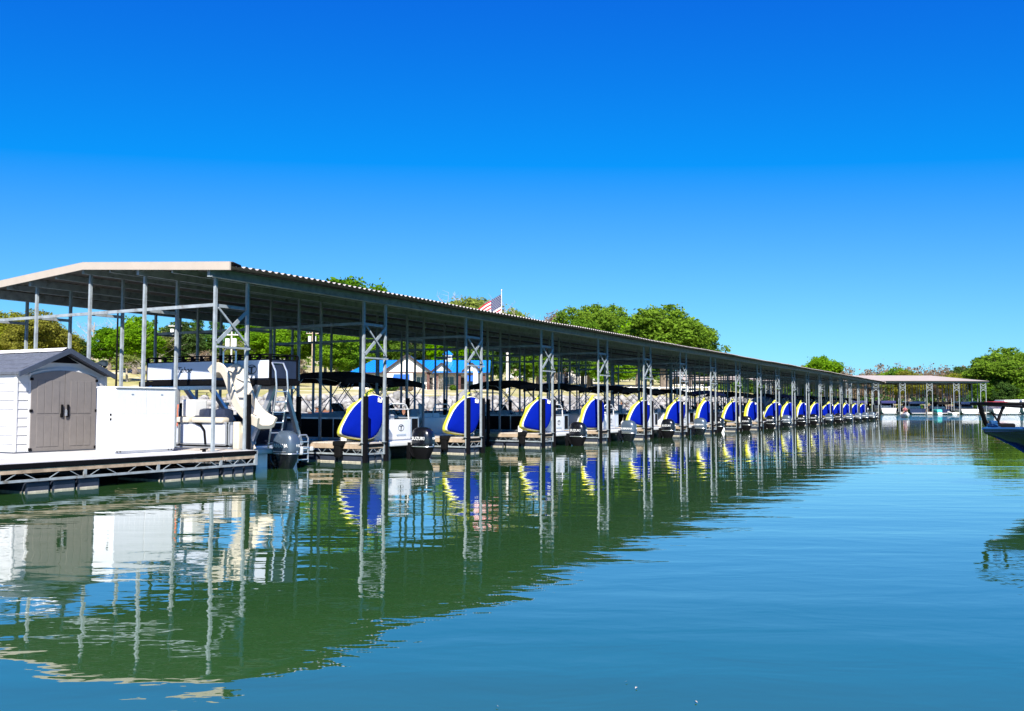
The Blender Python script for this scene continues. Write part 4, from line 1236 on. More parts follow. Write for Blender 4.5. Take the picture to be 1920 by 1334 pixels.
def build_blue_house():
    d = 150
    p = ground(790, d, -0.1)
    h = empty('blue_roof_house', p, FACE, 'low cream clubhouse with bright blue metal roof and front gable on the lawn', 'building')
    WL, WR, DP = -11.0, 10.6, 9.0
    mb = MB()
    mb.box(WL, 0, 0, 2.0, DP, 3.0); mb.box(2.0, 2.2, 0, WR, DP, 3.0)
    w = mb.build('wall', M['siding'], h)
    # main roof: hipped on the left, gabled on the right
    e = 0.5
    ribbed_slope(h, 'roof', (WL-e, -e, 2.95), (WR+e, -e, 2.95), (WR+e, DP/2, 5.15), (WL+2.6, DP/2, 5.15), M['blue_roof'])
    ribbed_slope(h, 'roof', (WR+e, DP+e, 2.95), (WL-e, DP+e, 2.95), (WL+2.6, DP/2, 5.15), (WR+e, DP/2, 5.15), M['blue_roof'])
    ribbed_slope(h, 'roof', (WL-e, DP+e, 2.95), (WL-e, -e, 2.95), (WL+2.6, DP/2-0.01, 5.14), (WL+2.6, DP/2+0.01, 5.14), M['blue_roof'])
    mb = MB(); mb.box(WL-e-0.05, -e-0.12, 2.62, -5.6, -e+0.0, 2.92); mb.box(1.4, -e-0.12, 2.62, WR+e, -e, 2.92); mb.build('fascia', M['trim_dark'], h)
    # front gable
    gx, gw, gp = -2.1, 3.55, 5.75
    mb = MB(); mb.box(gx-gw+0.3, -1.6, 0, gx+0.9, 0, 2.95)
    mb.prism([(gx-gw, 2.95), (gx+gw, 2.95), (gx, gp-0.25)], 'y', -1.6, 3.8)
    mb.build('gable_wall', M['siding'], h)
    MB().box(gx-gw, -1.66, 2.78, gx+gw, -1.602, 2.95).build('frieze', M['brick'], h)
    for s in (-1, 1):
        a, b = (gx, -1.95, gp), (gx+s*(gw+0.5), -1.95, 2.78)
        ribbed_slope(h, 'roof', b, (b[0], 3.5, b[2]), (gx, 3.5, gp), a, M['blue_roof'])
        MB().beam((b[0], -2.0, b[2]-0.02), (gx, -2.0, gp-0.02), 0.10, 0.34).build('barge_board', M['trim_dark'], h)
    MB().disc((gx, -1.61, 4.75), (0, -1, 0), 0.22, 12, 0.03).build('gable_vent', M['trim_dark'], h)
    # porch under the right half
    for x in (gx+gw-0.2, 2.6, 6.2, 10.2):
        MB().box(x-0.22, -1.5 if x < 2 else -0.35, 0, x+0.22, -1.06 if x < 2 else 0.09, 2.78).build('porch_column', M['brick'], h)
    MB().box(gx+1.0, -1.6, 0.0, WR, 2.1, 0.14).build('porch_floor', M['wood_pale'], h)
    mb = MB(); mb.box(gx+1.1, -0.35, 0.95, WR, -0.28, 1.03); mb.box(gx+1.1, -0.35, 0.22, WR, -0.28, 0.28)
    x = gx+1.2
    while x < WR: mb.box(x, -0.33, 0.28, x+0.06, -0.30, 0.95); x += 0.3
    mb.build('porch_railing', M['trim_dark'], h)
    window(h, -8.0, -0.01, 0.95, 1.9, 1.35); window(h, -0.1, -0.005, 0.9, 1.3, 1.3, n=2)
    window(h, 4.4, 2.19, 0.8, 1.5, 1.5); window(h, 8.4, 2.19, 0.8, 1.5, 1.5)
    f = MB().box(0.9, -0.06, 0.0, 1.9, -0.01, 2.1).build('door', M['trim_dark'], h); MB().disc((1.75, -0.07, 1.0), (0, -1, 0), 0.05, 8, 0.05).build('handle', M['alu'], f)
    f = MB().box(5.9, 2.12, 0.14, 6.9, 2.19, 2.2).build('door', M['trim_dark'], h); MB().disc((6.0, 2.1, 1.1), (0, -1, 0), 0.05, 8, 0.05).build('handle', M['alu'], f)
    f = MB().box(-3.6, -1.67, 0.0, -2.6, -1.602, 2.0).build('door', M['trim_dark'], h)
    # awnings
    for x0, x1, y, z in ((-4.3, -1.7, -1.62, 2.62), (7.2, 9.0, -0.36, 2.5)):
        mb = MB(); mb.add([(x0, y, z), (x1, y, z), (x1, y-1.1, z-0.75), (x0, y-1.1, z-0.75), (x0, y-1.1, z-1.0), (x1, y-1.1, z-1.0), (x0, y, z-1.0), (x1, y, z-1.0)],
                          [(0,1,2,3),(3,2,5,4),(0,3,4,6),(1,7,5,2)])
        mb.build('awning', M['awning'], h)
    # roof dormers and cupola
    for x in (3.3, 8.2):
        mb = MB(); mb.prism([(x-1.35, 3.2), (x+1.35, 3.2), (x, 4.35)], 'y', -0.05, 3.2); dm = mb.build('dormer', M['siding'], h)
        for s in (-1, 1):
            ribbed_slope(dm, 'dormer_roof', (x+s*1.6, -0.4, 3.1), (x+s*1.6, 3.3, 3.1), (x, 3.3, 4.5), (x, -0.4, 4.5), M['blue_roof'])
            MB().beam((x+s*1.62, -0.45, 3.08), (x, -0.45, 4.48), 0.08, 0.26).build('dormer_trim', M['trim_dark'], dm)
    mb = MB(); mb.box(3.3, 4.0, 4.9, 4.7, 5.4, 6.1); cu = mb.build('cupola', M['white_flat'], h)
    mb = MB(); mb.add([(3.1, 3.8, 6.1), (4.9, 3.8, 6.1), (4.9, 5.6, 6.1), (3.1, 5.6, 6.1), (4.0, 4.7, 6.9)], [(0,3,2,1),(0,1,4),(1,2,4),(2,3,4),(3,0,4)]); mb.build('cupola_roof', M['blue_roof'], cu)
    mb = MB(); mb.box(3.5, 3.97, 5.2, 3.9, 4.0, 5.9); mb.box(4.1, 3.97, 5.2, 4.5, 4.0, 5.9); mb.build('louvre', M['steel_dull'], cu)
build_blue_house()

def small_house(px, d, w, dp, hw, hr, label, wallm, roofm, rot=0.0, winds=2):
    h = empty('house', ground(px, d, -0.2), FACE+rot, label, 'house')
    mb = MB(); mb.box(-w/2, 0, 0, w/2, dp, hw); mb.prism([(-w/2, hw), (w/2, hw), (0, hr-0.1)], 'y', 0, dp)
    mb.build('wall', wallm, h)
    for s in (-1, 1):
        ribbed_slope(h, 'roof', (s*(w/2+0.5), -0.5, hw-0.25), (s*(w/2+0.5), dp+0.5, hw-0.25), (0, dp+0.5, hr), (0, -0.5, hr), roofm, 3.0)
        MB().beam((s*(w/2+0.5), -0.55, hw-0.25), (0, -0.55, hr), 0.06, 0.3).build('barge_board', M['white_flat'], h)
    for k in range(winds):
        window(h, -w/2+w*(k+0.5)/winds, -0.01, hw*0.35, 1.0, 1.4)
    f = MB().box(-0.5, -0.06, 0, 0.5, -0.005, 2.1).build('door', M['trim_dark'], h); MB().disc((0.38, -0.07, 1.0), (0, -1, 0), 0.05, 8, 0.05).build('handle', M['alu'], f)
M['shingle_grey'] = mat('grey_house_roof', (0.17, 0.165, 0.16), 0.85, 0, 0.2, 2)
small_house(505, 205, 7.5, 9, 3.2, 7.0, 'small white gabled house among trees behind the lawn', M['siding'], M['shingle_grey'], 0.15)
small_house(1062, 215, 8.5, 10, 5.0, 8.6, 'tall white gabled house half hidden by dark trees', M['siding'], M['shingle_grey'], -0.5, 3)
small_house(1292, 268, 9, 9, 3.2, 6.0, 'cream house seen behind the middle of the covered dock', M['siding'], M['shingle_grey'], 0.2)

# ------------------------------------------------------------------ flagpole and flag
def build_flag():
    d = 122
    g = ground(940, d)
    p = empty('flagpole', g, FACE, 'tall white flagpole rising above the dock roof', 'flagpole')
    H = 1.6+218*d/FPX-g.z
    MB().tube([(0, 0, 0), (0, 0, H*0.6), (0, 0, H-0.15)], [0.10, 0.08, 0.05], 10).build('pole', M['pole_pale'], p, smooth=True)
    MB().ball((0, 0, H-0.02), 0.13, 0.13, 0.13, 10, 8).build('finial', M['alu'], p, smooth=True)
    MB().tube([(0, 0, 0), (0, 0, 0.35)], [0.22, 0.2], 12).build('base', M['pole_pale'], p)
    f = empty('flag', g+Vector((0, 0, H-0.55)), FACE, 'striped american flag hanging slack from the flagpole', 'flag')
    hoist, fly = 3.1, 4.9
    nx, ny = 26, 13
    def pt(u, v, off=0.0):     # u along fly 0..1, v down the hoist 0..1
        s = u*fly
        x = -(0.70*s) - 0.10*math.sin(u*7+v*1.5)*u
        y = 0.30*math.sin(u*9.0+v*1.2)*u**0.6+off
        z = -v*hoist*(1-0.10*u) - 0.52*s*(0.82+0.12*v) + 0.07*math.sin(u*12+v*3)*u
        return (x-0.06, y, z)
    red, white, navy = MB(), MB(), MB()
    for i in range(nx):
        for j in range(ny):
            u0, u1, v0, v1 = i/nx, (i+1)/nx, j/ny, (j+1)/ny
            q = [pt(u0, v0), pt(u1, v0), pt(u1, v1), pt(u0, v1)]
            t = navy if (u1 <= 0.4 and j < 7) else (red if j % 2 == 0 else white)
            t.add(q, [(0, 1, 2, 3)])
    red.build('red_stripes', M['flag_red'], f, smooth=60); white.build('white_stripes', M['flag_white'], f, smooth=60); navy.build('canton', M['flag_navy'], f, smooth=60)
    st = MB()
    for r in range(9):
        for c in range(6 if r % 2 == 0 else 5):
            u = (c+0.5+(0 if r % 2 == 0 else 0.5))/6*0.38; v = (r+0.6)/9.3*7/13
            for off in (-0.012, 0.012):
                st.add([pt(u-0.010, v, off), pt(u, v-0.020, off), pt(u+0.010, v, off), pt(u, v+0.020, off)], [(0, 1, 2, 3)])
    st.build('stars', M['flag_white'], f)
build_flag()

# feather banner, poles, lamp, picnic table, cars
g = ground(891, 138)
t = empty('feather_banner', g, FACE, 'tall pale feather banner beside the blue roofed clubhouse', 'banner')
MB().tube([(0.42, 0, 0), (0.42, 0, 2.6), (0.30, 0, 3.15), (0.02, 0, 3.5), (-0.15, 0, 3.55)], 0.025, 6).build('pole', M['alu'], t)
mb = MB(); pl = [(0.40, 0.5), (0.40, 2.6), (0.28, 3.1), (0.02, 3.42), (-0.28, 3.40), (-0.32, 1.0), (-0.2, 0.55)]
mb.prism(pl, 'y', -0.01, 0.01); s = mb.build('sail', M['banner'], t)
inst('lettering', text_mesh('FMCOIL', 0.42, M['letter_white']), s, (0.04, -0.02, 1.95), (math.radians(90), math.radians(90), 0))

def utility_pole(px, d, H, m, label, trans=False, r=0.16):
    t = empty('utility_pole', ground(px, d), FACE, label, 'utility pole')
    MB().tube([(0, 0, -0.3), (0, 0, H)], [r, r*0.7], 9).build('pole', m, t, smooth=True)
    if trans:
        MB().beam((-1.1, -0.12, H-0.6), (1.1, -0.12, H-0.6), 0.12, 0.14).build('crossarm', m, t)
        for x in (-0.45, 0.45):
            c = MB().tube([(x, -0.25, H-2.1), (x, -0.25, H-1.1)], 0.28, 12).build('transformer', M['white_flat'], t, smooth=40)
        for x in (-1.0, -0.5, 0.5, 1.0): MB().tube([(x, -0.12, H-0.53), (x, -0.12, H-0.3)], 0.05, 6).build('insulator', M['alu'], t)
    return t
utility_pole(433, 118, 8.6, M['pole_pale'], 'pale utility pole with transformers behind the first brace', True, 0.14)
utility_pole(327, 150, 9.0, M['pole_pale'], 'pale utility pole with transformers behind the white cabinet', True, 0.13)
utility_pole(585, 165, 9.5, M['pole_wood'], 'tan wooden utility pole between the trees left of the clubhouse', True, 0.17)
utility_pole(952, 132, 9.0, M['pole_pale'], 'thick pale post standing right of the flagpole', False, 0.30)
g = ground(218, 104)
t = empty('lamp_post', g, FACE, 'slim black lamp post on a pale concrete base near the shed', 'lamp post')
MB().tube([(0, 0, 0.7), (0, 0, 10.8)], [0.12, 0.10], 8).build('pole', M['black'], t, smooth=True)
MB().tube([(0, 0, -0.5), (0, 0, 0.7)], 0.36, 14).build('base', M['pole_pale'], t, smooth=40)
MB().bbox(-0.6, -0.3, 10.8, 0.6, 0.3, 11.0, 0.03).build('lamp_head', M['black'], t)

g = ground(378, 112)
t = empty('picnic_table', g, FACE+0.4, 'dark picnic table on the lawn behind the slide boat', 'picnic table')
MB().box(-0.9, -0.38, 0.72, 0.9, 0.38, 0.78).build('table_top', M['trim_dark'], t)
for s in (-1, 1):
    MB().box(-0.9, s*0.72-0.14, 0.42, 0.9, s*0.72+0.14, 0.47).build('seat', M['trim_dark'], t)
    for q in (-1, 1): MB().beam((s*0.65, q*0.25, 0.72), (s*0.65, q*0.62, 0.0), 0.06, 0.09).build('leg', M['trim_dark'], t)
    MB().box(s*0.65-0.03, -0.8, 0.36, s*0.65+0.03, 0.8, 0.42).build('seat_bearer', M['trim_dark'], t)

def car(px, d, m, label, rot=0.0, suv=True):
    c = empty('parked_car', ground(px, d, 0.0), FACE+rot, label, 'car', 'cars parked beyond the lawn')
    hgt = 1.72 if suv else 1.45
    side = [(-2.25, 0.35), (2.25, 0.35), (2.3, 0.75), (2.2, 0.98), (1.15, 1.08), (0.55, hgt-0.04), (-1.6 if suv else -1.1, hgt), (-2.1 if suv else -1.75, 1.1), (-2.3, 0.95)]
    MB().prism(side, 'y', -0.9, 0.9).build('body', m, c)
    for s in (-1, 1):
        MB().prism([(1.0, 1.1), (0.5, hgt-0.12), (-1.5 if suv else -1.0, hgt-0.1), (-1.9 if suv else -1.5, 1.12)], 'y', s*0.895, s*0.912).build('side_window', M['glass'], c)
        for x in (-1.4, 1.4):
            w = MB().tube([(x, s*0.72, 0.34), (x, s*0.93, 0.34)], 0.34, 14).build('wheel', M['rubber'], c); MB().disc((x, s*0.93, 0.34), (0, s, 0), 0.2, 10, 0.015).build('rim', M['alu'], w)
    return c
car(968, 285, M['car_white'], 'white car parked between the pale posts and dark trees', 0.1)
car(1040, 270, M['car_dark'], 'dark car parked in front of the tall white house', 0.0)
car(12, 150, M['car_white'], 'white car at the left edge behind the shed', 0.2, False)
car(205, 172, M['car_dark'], 'dark blue car parked behind the shed roof', -0.1, False)
car(1405, 262, M['car_white'], 'white car on the far bank behind the dock posts', 0.1)

# low rail fence on the bank
def rail_fence(px0, px1, d, label, n=9, m=None):
    t = empty('rail_fence', ground((px0+px1)/2, d), 0, label, 'fence')
    base = Vector(t.location)
    pts = [ground(px0+(px1-px0)*k/n, d)-base for k in range(n+1)]
    for p in pts: MB().box(p.x-0.09, p.y-0.09, p.z-0.2, p.x+0.09, p.y+0.09, p.z+1.1).build('fence_post', m, t)
    for z in (0.45, 0.95):
        for a, b in zip(pts[:-1], pts[1:]): MB().beam(a+Vector((0, 0, z)), b+Vector((0, 0, z)), 0.05, 0.14).build('rail', m, t)
rail_fence(1170, 1330, 132, 'pale rail fence on the bank behind the middle slips', 12, M['white_flat'])
rail_fence(520, 660, 172, 'white rail fence at the back of the lawn left of the clubhouse', 10, M['white_flat'])

def build_shrub(px, d, r, m, label, seed):
    t = empty('shrub', ground(px, d), 0, label, 'shrub')
    inst('foliage', leaf_cloud('shrub', seed, 700, [(Vector((0, 0, r*0.6)), r, r*0.7)], 0.16, m), t)
    MB().tube([(0, 0, -0.1), (0, 0, r*0.6)], [0.05, 0.03], 6).build('stem', M['bark'], t)

# ------------------------------------------------------------------ far dock with its boats
def build_far_dock():
    d0 = 190.0
    c = plan(1848, d0)
    t = empty('far_boat_dock', c, FACE, 'distant boat dock with pale hipped roof across the water', 'boat dock')
    ppm = FPX/d0
    Z0 = 1.6+45/ppm
    hw, L = 8.4, 62.0
    zr = Z0+1.75
    q = [(-L, -0.6, Z0+0.35), (0.6, -0.6, Z0+0.35), (0.6, 2*hw+0.6, Z0+0.35), (-L, 2*hw+0.6, Z0+0.35), (-L, hw, zr), (-7.4, hw, zr)]
    mb = MB(); mb.add(q, [(0, 1, 5, 4), (2, 3, 4, 5), (1, 2, 5)])
    mb.add([(p[0], p[1], p[2]-0.05) for p in q], [(0, 4, 5, 1), (2, 5, 4, 3), (1, 5, 2)])
    mb.build('roof', M['roof_far'], t)
    mb = MB(); mb.box(-L, -0.10, Z0, 0.5, 0.0, Z0+0.3); mb.box(-L, 2*hw, Z0, 0.5, 2*hw+0.1, Z0+0.3); mb.box(0.4, 0, Z0, 0.5, 2*hw, Z0+0.3)
    mb.build('eave_beam', M['steel'], t)
    mb = MB(); mb.box(-L, hw-1.0, 0.4, 0.5, hw+1.0, 0.55); mb.box(-0.6, 0, 0.42, 0.6, 2*hw, 0.56); mb.build('walkway', M['deck'], t)
    post = MB().box(-0.05, -0.05, -0.2, 0.05, 0.05, Z0).mesh('post', M['steel'])
    brm = []
    for a, b in (((0, 0.0, Z0-0.9), (1.12, 0.0, Z0-0.15)), ((0, -0.03, Z0-0.15), (1.12, -0.03, Z0-0.9)), ((0, 0, Z0-1.0), (1.12, 0, Z0-1.0)), ((0, 0, Z0-1.8), (1.12, 0, Z0-1.05)), ((0, -0.03, Z0-1.05), (1.12, -0.03, Z0-1.8))):
        brm.append(MB().beam(a, b, 0.05, 0.07).mesh('brace', M['steel']))
    fm = MB().box(0, 0, 0.1, 1.12, hw-1, 0.52).mesh('finger', M['wood_pale'])
    n = 11
    for k in range(n):
        x = -1.1-k*5.52
        for y in (0, 3.4, hw-0.9, hw+0.9, 2*hw-3.4, 2*hw):
            inst('post', post, t, (x, y, 0)); inst('post', post, t, (x+1.12, y, 0))
        for b in brm: inst('brace', b, t, (x, -0.07, 0))
        inst('finger', fm, t, (x, 0, 0)); inst('finger', fm, t, (x, hw+1, 0))
    for y in (3.4, 6.0, hw, 2*hw-6, 2*hw-3.4): inst('post', post, t, (0.0, y, 0))
    return t, c
fdock, FC = build_far_dock()
Rm = Matrix.Rotation(FACE, 4, 'Z')
def fpos(x, y): return FC+(Rm @ Vector((x, y, 0)))

def cruiser(x, y, hullm, topm, canm, label, L=7.5, W=2.6, high=1.0, rot=0.0, cabin=True):
    W, high = W*1.15, high*1.2
    b = empty('moored_boat', fpos(x, y), FACE+rot, label, 'boat', 'boats moored at the far dock')
    rings = []
    for t, w, zk, zs in ((0, 0.92, -0.25, high), (0.25, 1.0, -0.3, high), (0.6, 0.95, -0.25, high+0.1), (0.85, 0.6, 0.1, high+0.25), (1.0, 0.05, high*0.7, high+0.35)):
        yy = t*L; hwid = W/2*w
        rings.append([(-hwid, yy, zs), (-hwid*0.92, yy, (zs+zk)/2), (-hwid*0.5, yy, zk+0.1), (0, yy, zk), (hwid*0.5, yy, zk+0.1), (hwid*0.92, yy, (zs+zk)/2), (hwid, yy, zs)])
    MB().loft(rings).build('hull', hullm, b, smooth=40)
    mb = MB(); mb.bbox(-W*0.42, L*0.3, high, W*0.42, L*0.72, high+0.55, 0.12); mb.build('deckhouse', topm, b, smooth=30)
    if cabin: MB().prism([(L*0.34, high+0.55), (L*0.60, high+0.55), (L*0.50, high+1.1), (L*0.38, high+1.1)], 'x', -W*0.38, W*0.38).build('windscreen', M['glass'], b)
    if canm:
        mb = MB(); mb.bbox(-W*0.46, L*0.02, high+0.95, W*0.46, L*0.55, high+1.5, 0.16); c = mb.build('canvas_cover', canm, b, smooth=40)
        mb = MB()
        for s in (-1, 1):
            for yy in (L*0.06, L*0.5): mb.tube([(s*W*0.44, yy, high), (s*W*0.44, yy, high+1.1)], 0.03, 6)
        mb.build('cover_frame', M['alu'], c)
    MB().bbox(-W*0.40, -0.6, 0.22, W*0.40, -0.01, 0.32, 0.03).build('swim_platform', M['white'], b)
    return b
cruiser(-19.7, 0.6, M['white'], M['white'], M['canvas_navy'], 'white cruiser with navy canvas at the far dock, right of the near dock end', 7.5, 2.9, 1.1)
cruiser(-13.6, 1.0, M['boat_navy'], M['white'], M['boat_navy'], 'dark navy cabin boat in the far dock left of the teal cover', 7.5, 3.2, 1.0)
cruiser(-8.0, 1.5, M['boat_navy'], M['white'], M['canvas'], 'dark runabout with white deck in the far dock right of the teal cover', 6.0, 2.3, 0.9, 0, False)
cruiser(-3.1, 0.4, M['white'], M['boat_navy'], M['boat_navy'], 'white hulled boat with black canvas in the last slip of the far dock', 7.0, 3.4, 0.95)
cruiser(-25.5, 0.6, M['white'], M['white'], M['canvas_navy'], 'white cruiser hidden behind the last posts of the near dock', 7.5, 2.9, 1.1)
cruiser(3.3, 0.5, M['white'], M['white'], M['canvas_red'], 'white boat with red canopy right of the far dock', 7.0, 3.0, 1.0, 0, False)
cruiser(7.6, 4.0, M['white'], M['white'], M['white_flat'], 'white cruiser right of the red canopy boat', 8.0, 3.0, 1.3)
for i_, (x_, y_) in enumerate(((-3.6, 10.5), (-9.2, 10.5), (-14.8, 10.5), (-20.2, 10.5), (-26.0, 10.5))):
    cruiser(x_, y_, M['boat_navy'], M['navy'], M['canvas'], f'{ORD[i_]} dark boat from the right in the rear row of the far dock', 7.0, 2.9, 1.0)
cruiser(12.5, 6.0, M['white'], M['white'], M['white_flat'], 'white cruiser under the large tree at the right edge', 8.5, 3.2, 1.4)

def watercraft(loc, rot, hullm, seatm, label, cover=None):
    w = empty('jet_ski', loc, rot, label, 'jet ski')
    rings = []
    for t, hwid, zk, zs in ((0, 0.5, -0.1, 0.32), (0.3, 0.58, -0.12, 0.36), (0.65, 0.52, -0.1, 0.5), (0.88, 0.32, 0.05, 0.62), (1.0, 0.05, 0.35, 0.66)):
        y = t*3.2
        rings.append([(-hwid, y, zs), (-hwid, y, zs-0.18), (-hwid*0.5, y, zk), (hwid*0.5, y, zk), (hwid, y, zs-0.18), (hwid, y, zs), (hwid*0.5, y, zs+0.14), (-hwid*0.5, y, zs+0.14)])
    MB().loft(rings).build('hull', hullm, w, smooth=40)
    if cover:
        MB().bbox(-0.52, 0.1, 0.35, 0.52, 2.9, 1.05, 0.2).build('cover', cover, w, smooth=40)
    else:
        MB().bbox(-0.2, 0.3, 0.45, 0.2, 1.7, 0.82, 0.1).build('seat', seatm, w, smooth=40)
        mb = MB(); mb.tube([(0, 2.2, 0.6), (0, 1.85, 1.0)], 0.07, 8); mb.tube([(-0.38, 1.75, 1.04), (0, 1.85, 1.02), (0.38, 1.75, 1.04)], 0.03, 7)
        mb.build('handlebar', M['black'], w)
    return w
watercraft(fpos(-9.9, -0.9), FACE, M['white'], M['black'], 'teal covered jet ski at the edge of the far dock', M['teal'])
watercraft(fpos(-7.0, -1.1), FACE, M['white'], M['black'], 'white jet ski moored right of the teal covered one')

# jet ski under way with a rider
jd = 137.0
jl = plan(1693, jd)
watercraft(jl, FACE+math.pi-0.25, M['white'], M['boat_navy'], 'white jet ski carrying a rider across open water')
def rider(loc, rot):
    o = empty('person', loc, rot, 'person in pink vest riding the white jet ski, hands on the bars', 'person')
    V = [(0, 0, 0.0), (0, 0.03, 0.22), (0, 0.08, 0.42), (0, 0.12, 0.50), (0, 0.15, 0.62), (0, 0.16, 0.74),
         (-0.11, 0.02, -0.02), (-0.27, 0.38, 0.02), (-0.30, 0.30, -0.38), (-0.30, 0.44, -0.42),
         (0.11, 0.02, -0.02), (0.27, 0.38, 0.02), (0.30, 0.30, -0.38), (0.30, 0.44, -0.42),
         (-0.19, 0.10, 0.44), (-0.30, 0.24, 0.24), (-0.32, 0.47, 0.24), (-0.33, 0.56, 0.25), (0.19, 0.10, 0.44), (0.30, 0.24, 0.24), (0.32, 0.47, 0.24), (0.33, 0.56, 0.25)]
    E = [(0,1),(1,2),(2,3),(3,4),(4,5),(0,6),(6,7),(7,8),(8,9),(0,10),(10,11),(11,12),(12,13),(2,14),(14,15),(15,16),(16,17),(2,18),(18,19),(19,20),(20,21)]
    R = [0.15, 0.14, 0.15, 0.06, 0.095, 0.09, 0.09, 0.07, 0.055, 0.045, 0.09, 0.07, 0.055, 0.045, 0.06, 0.045, 0.035, 0.04, 0.06, 0.045, 0.035, 0.04]
    me = bpy.data.meshes.new('body'); me.from_pydata(V, E, []); me.materials.append(M['skin'])
    b = inst('body', me, o)
    b.modifiers.new('skin', 'SKIN')
    for sv, r in zip(me.skin_vertices[0].data, R): sv.radius = (r, r)
    me.skin_vertices[0].data[0].use_root = True
    sm = b.modifiers.new('sub', 'SUBSURF'); sm.levels = 2; sm.render_levels = 2
    MB().loft([[(0.19*math.cos(a), 0.02+0.06*k+0.14*math.sin(a), 0.05+0.1*k) for a in [2*math.pi*i/14 for i in range(14)]] for k in range(5)], False).build('vest', M['pink'], o, smooth=True)
    MB().ball((0, 0.135, 0.72), 0.105, 0.115, 0.10, 12, 8).build('hair', M['hair'], o, smooth=True)
rider(jl+Vector((0, 0, 0.93))-Matrix.Rotation(FACE+math.pi-0.25, 3, 'Z') @ Vector((0, -1.2, 0)), FACE+math.pi-0.25)

# ------------------------------------------------------------------ wakeboard boat at the right edge
def build_wake_boat():
    d = 18.2
    tip = plan(1843, d)
    b = empty('wakeboard_boat', tip, FACE+math.radians(4), 'dark blue wakeboard boat bow with black tower at the right edge', 'boat')
    L = 6.4
    rings = []
    # local x = distance aft of the bow tip
    for x, hw_, zk, zc, zs in ((0.0, 0.03, 1.08, 1.12, 1.17), (0.25, 0.32, 0.98, 1.05, 1.18), (0.55, 0.62, 0.84, 0.97, 1.18), (1.0, 0.90, 0.58, 0.80, 1.17), (1.7, 1.10, 0.22, 0.55, 1.15), (2.6, 1.2, -0.15, 0.35, 1.12), (4.2, 1.22, -0.32, 0.25, 1.08), (L, 1.18, -0.32, 0.22, 1.05)):
        rings.append([(x, -hw_, zs), (x, -hw_*0.98, zs-0.06), (x, -hw_*0.86, (zc+zs)/2), (x, -hw_*0.72, zc), (x, 0, zk), (x, hw_*0.72, zc), (x, hw_*0.86, (zc+zs)/2), (x, hw_*0.98, zs-0.06), (x, hw_, zs)])
    mb = MB(); mb.loft(rings); h = mb.build('hull', M['boat_navy'], b, smooth=35)
    mb = MB()
    for s in (-1, 1):
        up, dn = [(r[0][0], s*abs(r[0][1])*1.01, r[0][2]+0.012) for r in rings], [(r[2][0], s*abs(r[2][1])*1.03, r[2][2]) for r in rings]
        mb.loft([up, dn], False, False)
    mb.build('side_stripe', M['boat_blue'], h, smooth=True)
    mb = MB()
    for s in (-1, 1):
        mb.tube([(r[0][0], s*abs(r[0][1])*1.02, r[0][2]+0.0) for r in rings], 0.03, 6)
    mb.build('rub_rail', M['boat_blue'], h, smooth=True)
    mb = MB(); mb.add([(r[0][0], r[0][1]*0.97, r[0][2]+0.006) for r in rings[:5]]+[(r[8][0], r[8][1]*0.97, r[8][2]+0.006) for r in rings[:5]], [(k, k+1, k+6, k+5) for k in range(4)]); mb.build('foredeck', M['boat_blue'], h)
    mb = MB(); mb.bbox(0.10, -0.10, 1.20, 0.24, 0.10, 1.27, 0.03); mb.bbox(0.12, -0.05, 1.26, 0.26, 0.05, 1.33, 0.03); mb.build('bow_light', M['boat_blue'], b, smooth=True)
    # tower
    mb = MB()
    for y in (-1.02, 1.02):
        mb.tube([(0.08, y*0.55, 1.665), (0.5, y*0.8, 1.655), (1.3, y, 1.61), (2.4, y, 1.56)], 0.028, 8)
        mb.tube([(0.36, y*0.72, 1.66), (0.45, y*0.8, 1.5), (0.62, y*0.95, 1.25), (0.75, y, 1.17)], [0.05, 0.05, 0.045, 0.06], 8)
        mb.tube([(1.05, y, 1.62), (0.95, y, 1.4), (0.88, y, 1.19)], 0.032, 8)
        mb.tube([(0.72, y*0.9, 1.50), (0.95, y, 1.25)], 0.018, 6)
    mb.tube([(0.08, -0.56, 1.665), (0.0, 0, 1.67), (0.08, 0.56, 1.665)], 0.028, 8)
    tw = mb.build('tower', M['black'], b, smooth=True)
    mb = MB(); mb.bbox(0.70, -1.08, 1.16, 1.15, -0.78, 1.26, 0.03); mb.bbox(0.70, 0.78, 1.16, 1.15, 1.08, 1.26, 0.03); mb.build('tower_foot', M['black'], tw)
    MB().prism([(1.9, 1.16), (2.5, 1.16), (2.35, 1.5), (2.3, 1.5)], 'y', -0.95, 0.95).build('windscreen', M['glass'], b)
    couch(b, 3.4, -1.0, 4.0, 1.0, 'x-', M['grey_seat'], 0.5)
    MB().bbox(L, -1.0, 0.3, L+0.6, 1.0, 0.38, 0.02).build('swim_platform', M['black'], b)
build_wake_boat()

# scraps drifting on the near water
for i, (px, py, r) in enumerate(((1190, 1283, 0.011), (1300, 1308, 0.011), (934, 1317, 0.007), (1172, 1272, 0.006))):
    d = 1.6*FPX/(py-763.0)
    o = MB().add([(-r*1.6, 0, 0.002), (0, -r*0.5, 0.006), (r*1.5, 0, 0.003), (0, r*0.6, 0.008)], [(0, 1, 2, 3)]).build('floating_leaf', M['wood_pale'], None, tuple(plan(px, d, 0.004)), (0, 0, i*0.8))
    tag(o, f'small pale leaf floating on the near water, {ORD[i]} of four drifting scraps', 'leaf', 'scraps drifting on the water')
